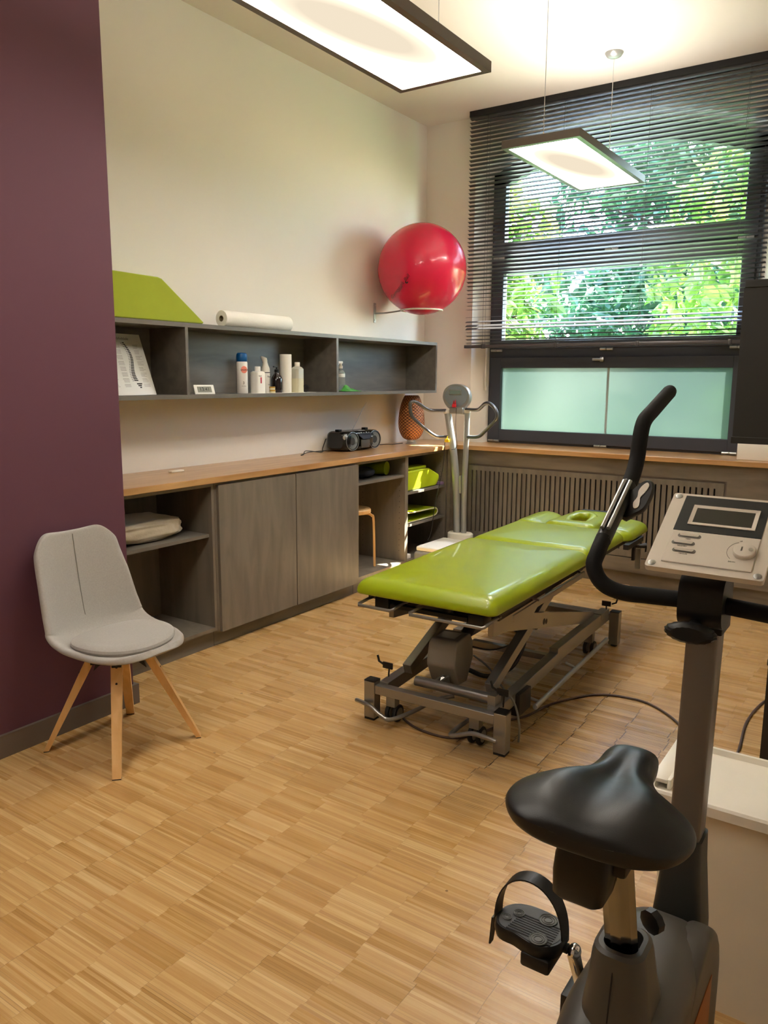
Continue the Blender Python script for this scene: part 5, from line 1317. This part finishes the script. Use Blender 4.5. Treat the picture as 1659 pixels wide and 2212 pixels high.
MB().loft([rrect(-3.400, -3.335, 3.942, 4.014, 0.018, ZS+z, 6) for z in (0.0902, 0.150)] + [rrect(-3.392, -3.343, 3.952, 4.004, 0.016, ZS+0.162, 6), rrect(-3.380, -3.355, 3.965, 3.991, 0.012, ZS+0.168, 6)]).build('bottle_body', M['milky'], b3)
MB().lathe([(0.015, 0.166), (0.017, 0.172), (0.017, 0.190), (0.016, 0.193)], (-3.3675, 3.978, ZS), 24).build('bottle_cap', M['white'], b3)
sp_ = MB().box(-3.42, -3.315, 3.53, 4.11, ZS+0.0000, ZS+0.0006).build('paper_sheet', M['paper'], smooth=False); sp_.location.z = -0.0004
tag(sp_, 'thin sheet of white paper under the bottles in the wall shelf', 'paper')
tp = MB().lathe([(0.022, -0.010), (0.024, -0.006), (0.024, 0.006), (0.022, 0.010), (0.012, 0.010), (0.010, 0.004)], (-3.40, 4.10, ZS+0.026), 28, axis=(1, -0.8, 0.1)).build('tape_roll', M['black'])
tag(tp, 'small dark tape roll standing beside the milky bottle', 'tape')
sb = thing('spray_bottle', 'clear spray bottle with a pale trigger head beside the green cloth', 'bottle', (-3.40, 4.50, ZS), 'bottles in the wall shelf')
MB().lathe([(0.028, 0.001), (0.030, 0.004), (0.030, 0.125), (0.022, 0.145), (0.012, 0.155), (0.012, 0.165)], (-3.42, 4.515, ZS), 28).build('bottle_body', M['clearp'], sb)
MB().lathe([(0.0305, 0.100), (0.0305, 0.125)], (-3.42, 4.515, ZS), 28).build('bottle_label', M['whitem'], sb)
MB().lathe([(0.014, 0.160), (0.014, 0.178), (0.009, 0.182), (0.010, 0.205)], (-3.42, 4.515, ZS), 20).box(-3.43, -3.41, 4.48, 4.53, ZS+0.195, ZS+0.212, bevel=0.004).tube([(-3.42, 4.49, ZS+0.195), (-3.42, 4.478, ZS+0.175), (-3.42, 4.482, ZS+0.16)], 0.004, 8).build('trigger_head', M['white'], sb)
cl = MB(); rnd = random.Random(5); n = 22; V = []
for i in range(n):
    r = []
    for j in range(n):
        u, v = i/(n-1), j/(n-1); e = min(u, 1-u, v, 1-v)
        z = 0.004 + 0.028*math.sin(3.1*u+0.4)*math.sin(2.6*v+.3)*(1-0.35*math.sin(9*u+4*v)) + 0.004*rnd.random()
        r.append(cl.bm.verts.new((-3.41+0.10*u + 0.008*math.sin(7*v), 4.435+0.165*v + 0.008*math.sin(8*u), ZS+max(0.001, z*(0.2 + 3*e if e < .27 else 1)))))
    V.append(r)
for i in range(n-1):
    for j in range(n-1): cl.bm.faces.new((V[i][j], V[i+1][j], V[i+1][j+1], V[i][j+1]))
o = cl.build('cleaning_cloth', M['greentowel']); md = o.modifiers.new('s', 'SOLIDIFY'); md.thickness = 0.003; md.offset = 1
tag(o, 'crumpled bright green cleaning cloth under the clear spray bottle', 'cloth')

# ================================================================== IN THE BASE CABINETS
def lump(name, c, h, mat, label, cat, seed, e=0.55, amp=0.10):
    from mathutils import noise
    mb = MB(); q = bmesh.ops.create_icosphere(mb.bm, subdivisions=5, radius=1.0)
    off = Vector((seed*3.1, seed*1.7, seed))
    for v in q['verts']:
        p = v.co.copy(); s_ = [math.copysign(abs(a)**e, a) for a in p]
        d = 1 + amp*noise.noise(p*1.6+off) + amp*0.5*noise.noise(p*4+off) + 0.25*amp*abs(noise.noise(p*7+off))
        v.co = Vector((c[0]+h[0]*s_[0]*d, c[1]+h[1]*s_[1]*d, max(c[2]-h[2], c[2]+h[2]*s_[2]*d)))
    o = mb.build(name, mat, sharp=80); return tag(o, label, cat)
lump('folded_blanket', (-3.37, 2.62, 0.7085), (0.16, 0.265, 0.0585), M['towel'], 'beige rolled blanket on the shelf of the open cabinet beside the chair', 'blanket', 2, 0.6, 0.13)
st_ = thing('stool', 'round pale birch stool with bent legs standing inside the open cabinet', 'stool', (-3.37, 4.56, 0.12))
MB().lathe([(0.140, 0.525), (0.150, 0.530), (0.150, 0.552), (0.145, 0.558)], (-3.37, 4.56, 0), 40).build('stool_seat', M['birch'], st_)
for a in (40, 130, 220, 310):
    d = Vector((math.cos(R(a)), math.sin(R(a)), 0)); c = Vector((-3.37, 4.56, 0)); s2 = Vector((-d.y, d.x, 0))
    path = [c + d*0.06 + Vector((0, 0, 0.518)), c + d*0.125 + Vector((0, 0, 0.518)), c + d*0.158 + Vector((0, 0, 0.500)), c + d*0.170 + Vector((0, 0, 0.460)), c + d*0.178 + Vector((0, 0, 0.121))]
    pp, _ = catmull(path, [0]*5, 4); lo = []
    for i, p in enumerate(pp):
        tn = (pp[min(i+1, len(pp)-1)] - pp[max(0, i-1)]).normalized(); nn = tn.cross(s2).normalized()
        lo.append([p + s2*0.019 + nn*0.008, p - s2*0.019 + nn*0.008, p - s2*0.019 - nn*0.008, p + s2*0.019 - nn*0.008])
    MB().loft(lo).build('leg', M['birch'], st_)
lump('dark_cushion', (-3.30, 4.60, 0.825), (0.09, 0.10, 0.040), M['navy'], 'dark round cushion on the high shelf above the stool', 'cushion', 4, 0.9, 0.04)
o = MB().cyl((-3.50, 4.80, 0.836), (-3.24, 4.84, 0.836), 0.050, seg=32).build('cushion_roll', M['green']); tag(o, 'green cylindrical roll cushion lying in the shade on the high shelf above the stool', 'cushion')
def profp(name, poly, x0, x1, mat, label, cat, bev=0.012):
    o = MB().prism([(x0, a, b) for a, b in poly], x1-x0, (1, 0, 0)).build(name, mat)
    bv = o.modifiers.new('bev', 'BEVEL'); bv.width = bev; bv.segments = 4; bv.limit_method = 'ANGLE'; bv.angle_limit = R(25)
    return tag(o, label, cat)
ar = [(5.02, 0.6455), (5.42, 0.6455)] + [(5.42+0.075*math.sin(R(k)) - 0.0, 0.715 - 0.0695*math.cos(R(k))) for k in range(15, 120, 15)] + [(5.34, 0.795), (5.22, 0.802), (5.13, 0.79), (5.06, 0.75), (5.03, 0.70)]
profp('bolster_cushion', [(4.972, 0.6455)] + ar[1:-3] + [(4.972, 0.797)], -3.48, -3.165, M['green_wedge'], 'lime green rounded bolster cushion on the upper shelf of the corner cabinet', 'cushion')
o = MB().box(-3.50, -3.17, 4.975, 5.30, 0.803, 0.824, bevel=0.008).build('seat_mat', M['green']); tag(o, 'thin green mat lying on the rounded bolster cushion', 'mat')
o = MB().box(-3.46, -3.145, 5.498, 5.538, 0.6455, 0.668, bevel=0.004).build('exercise_mat', M['purplep']); tag(o, 'small lilac mat end beside the bolster cushion in the corner cabinet', 'mat')
fm_ = MB(); lo = []
path = [(5.00, 0.404), (5.30, 0.404), (5.42, 0.408), (5.462, 0.432), (5.44, 0.462), (5.35, 0.468), (5.10, 0.474), (5.01, 0.480)]
pp, _ = catmull([Vector((0, a, b)) for a, b in path], [0]*len(path), 5)
for i, p in enumerate(pp):
    tn = (pp[min(i+1, len(pp)-1)] - pp[max(0, i-1)]).normalized(); nn = Vector((0, -tn.z, tn.y))
    lo.append([Vector((-3.44, 0, 0)) + p + nn*0.008, Vector((-3.16, 0, 0)) + p + nn*0.008, Vector((-3.16, 0, 0)) + p - nn*0.008, Vector((-3.44, 0, 0)) + p - nn*0.008])
o = fm_.loft(lo).build('folded_mat', M['green']); tag(o, 'folded green mat with pale edging on the lower shelf of the corner cabinet', 'mat')
MB().tube([p + Vector((-3.158, 0, 0)) for p in pp], 0.0045, 6).build('mat_edging', M['soap'], o)
o = MB().box(-3.20, -3.15, 4.98, 5.05, 0.1205, 0.155, bevel=0.004).build('white_carton', M['whitem']); tag(o, 'small white carton at the bottom of the corner cabinet', 'carton')
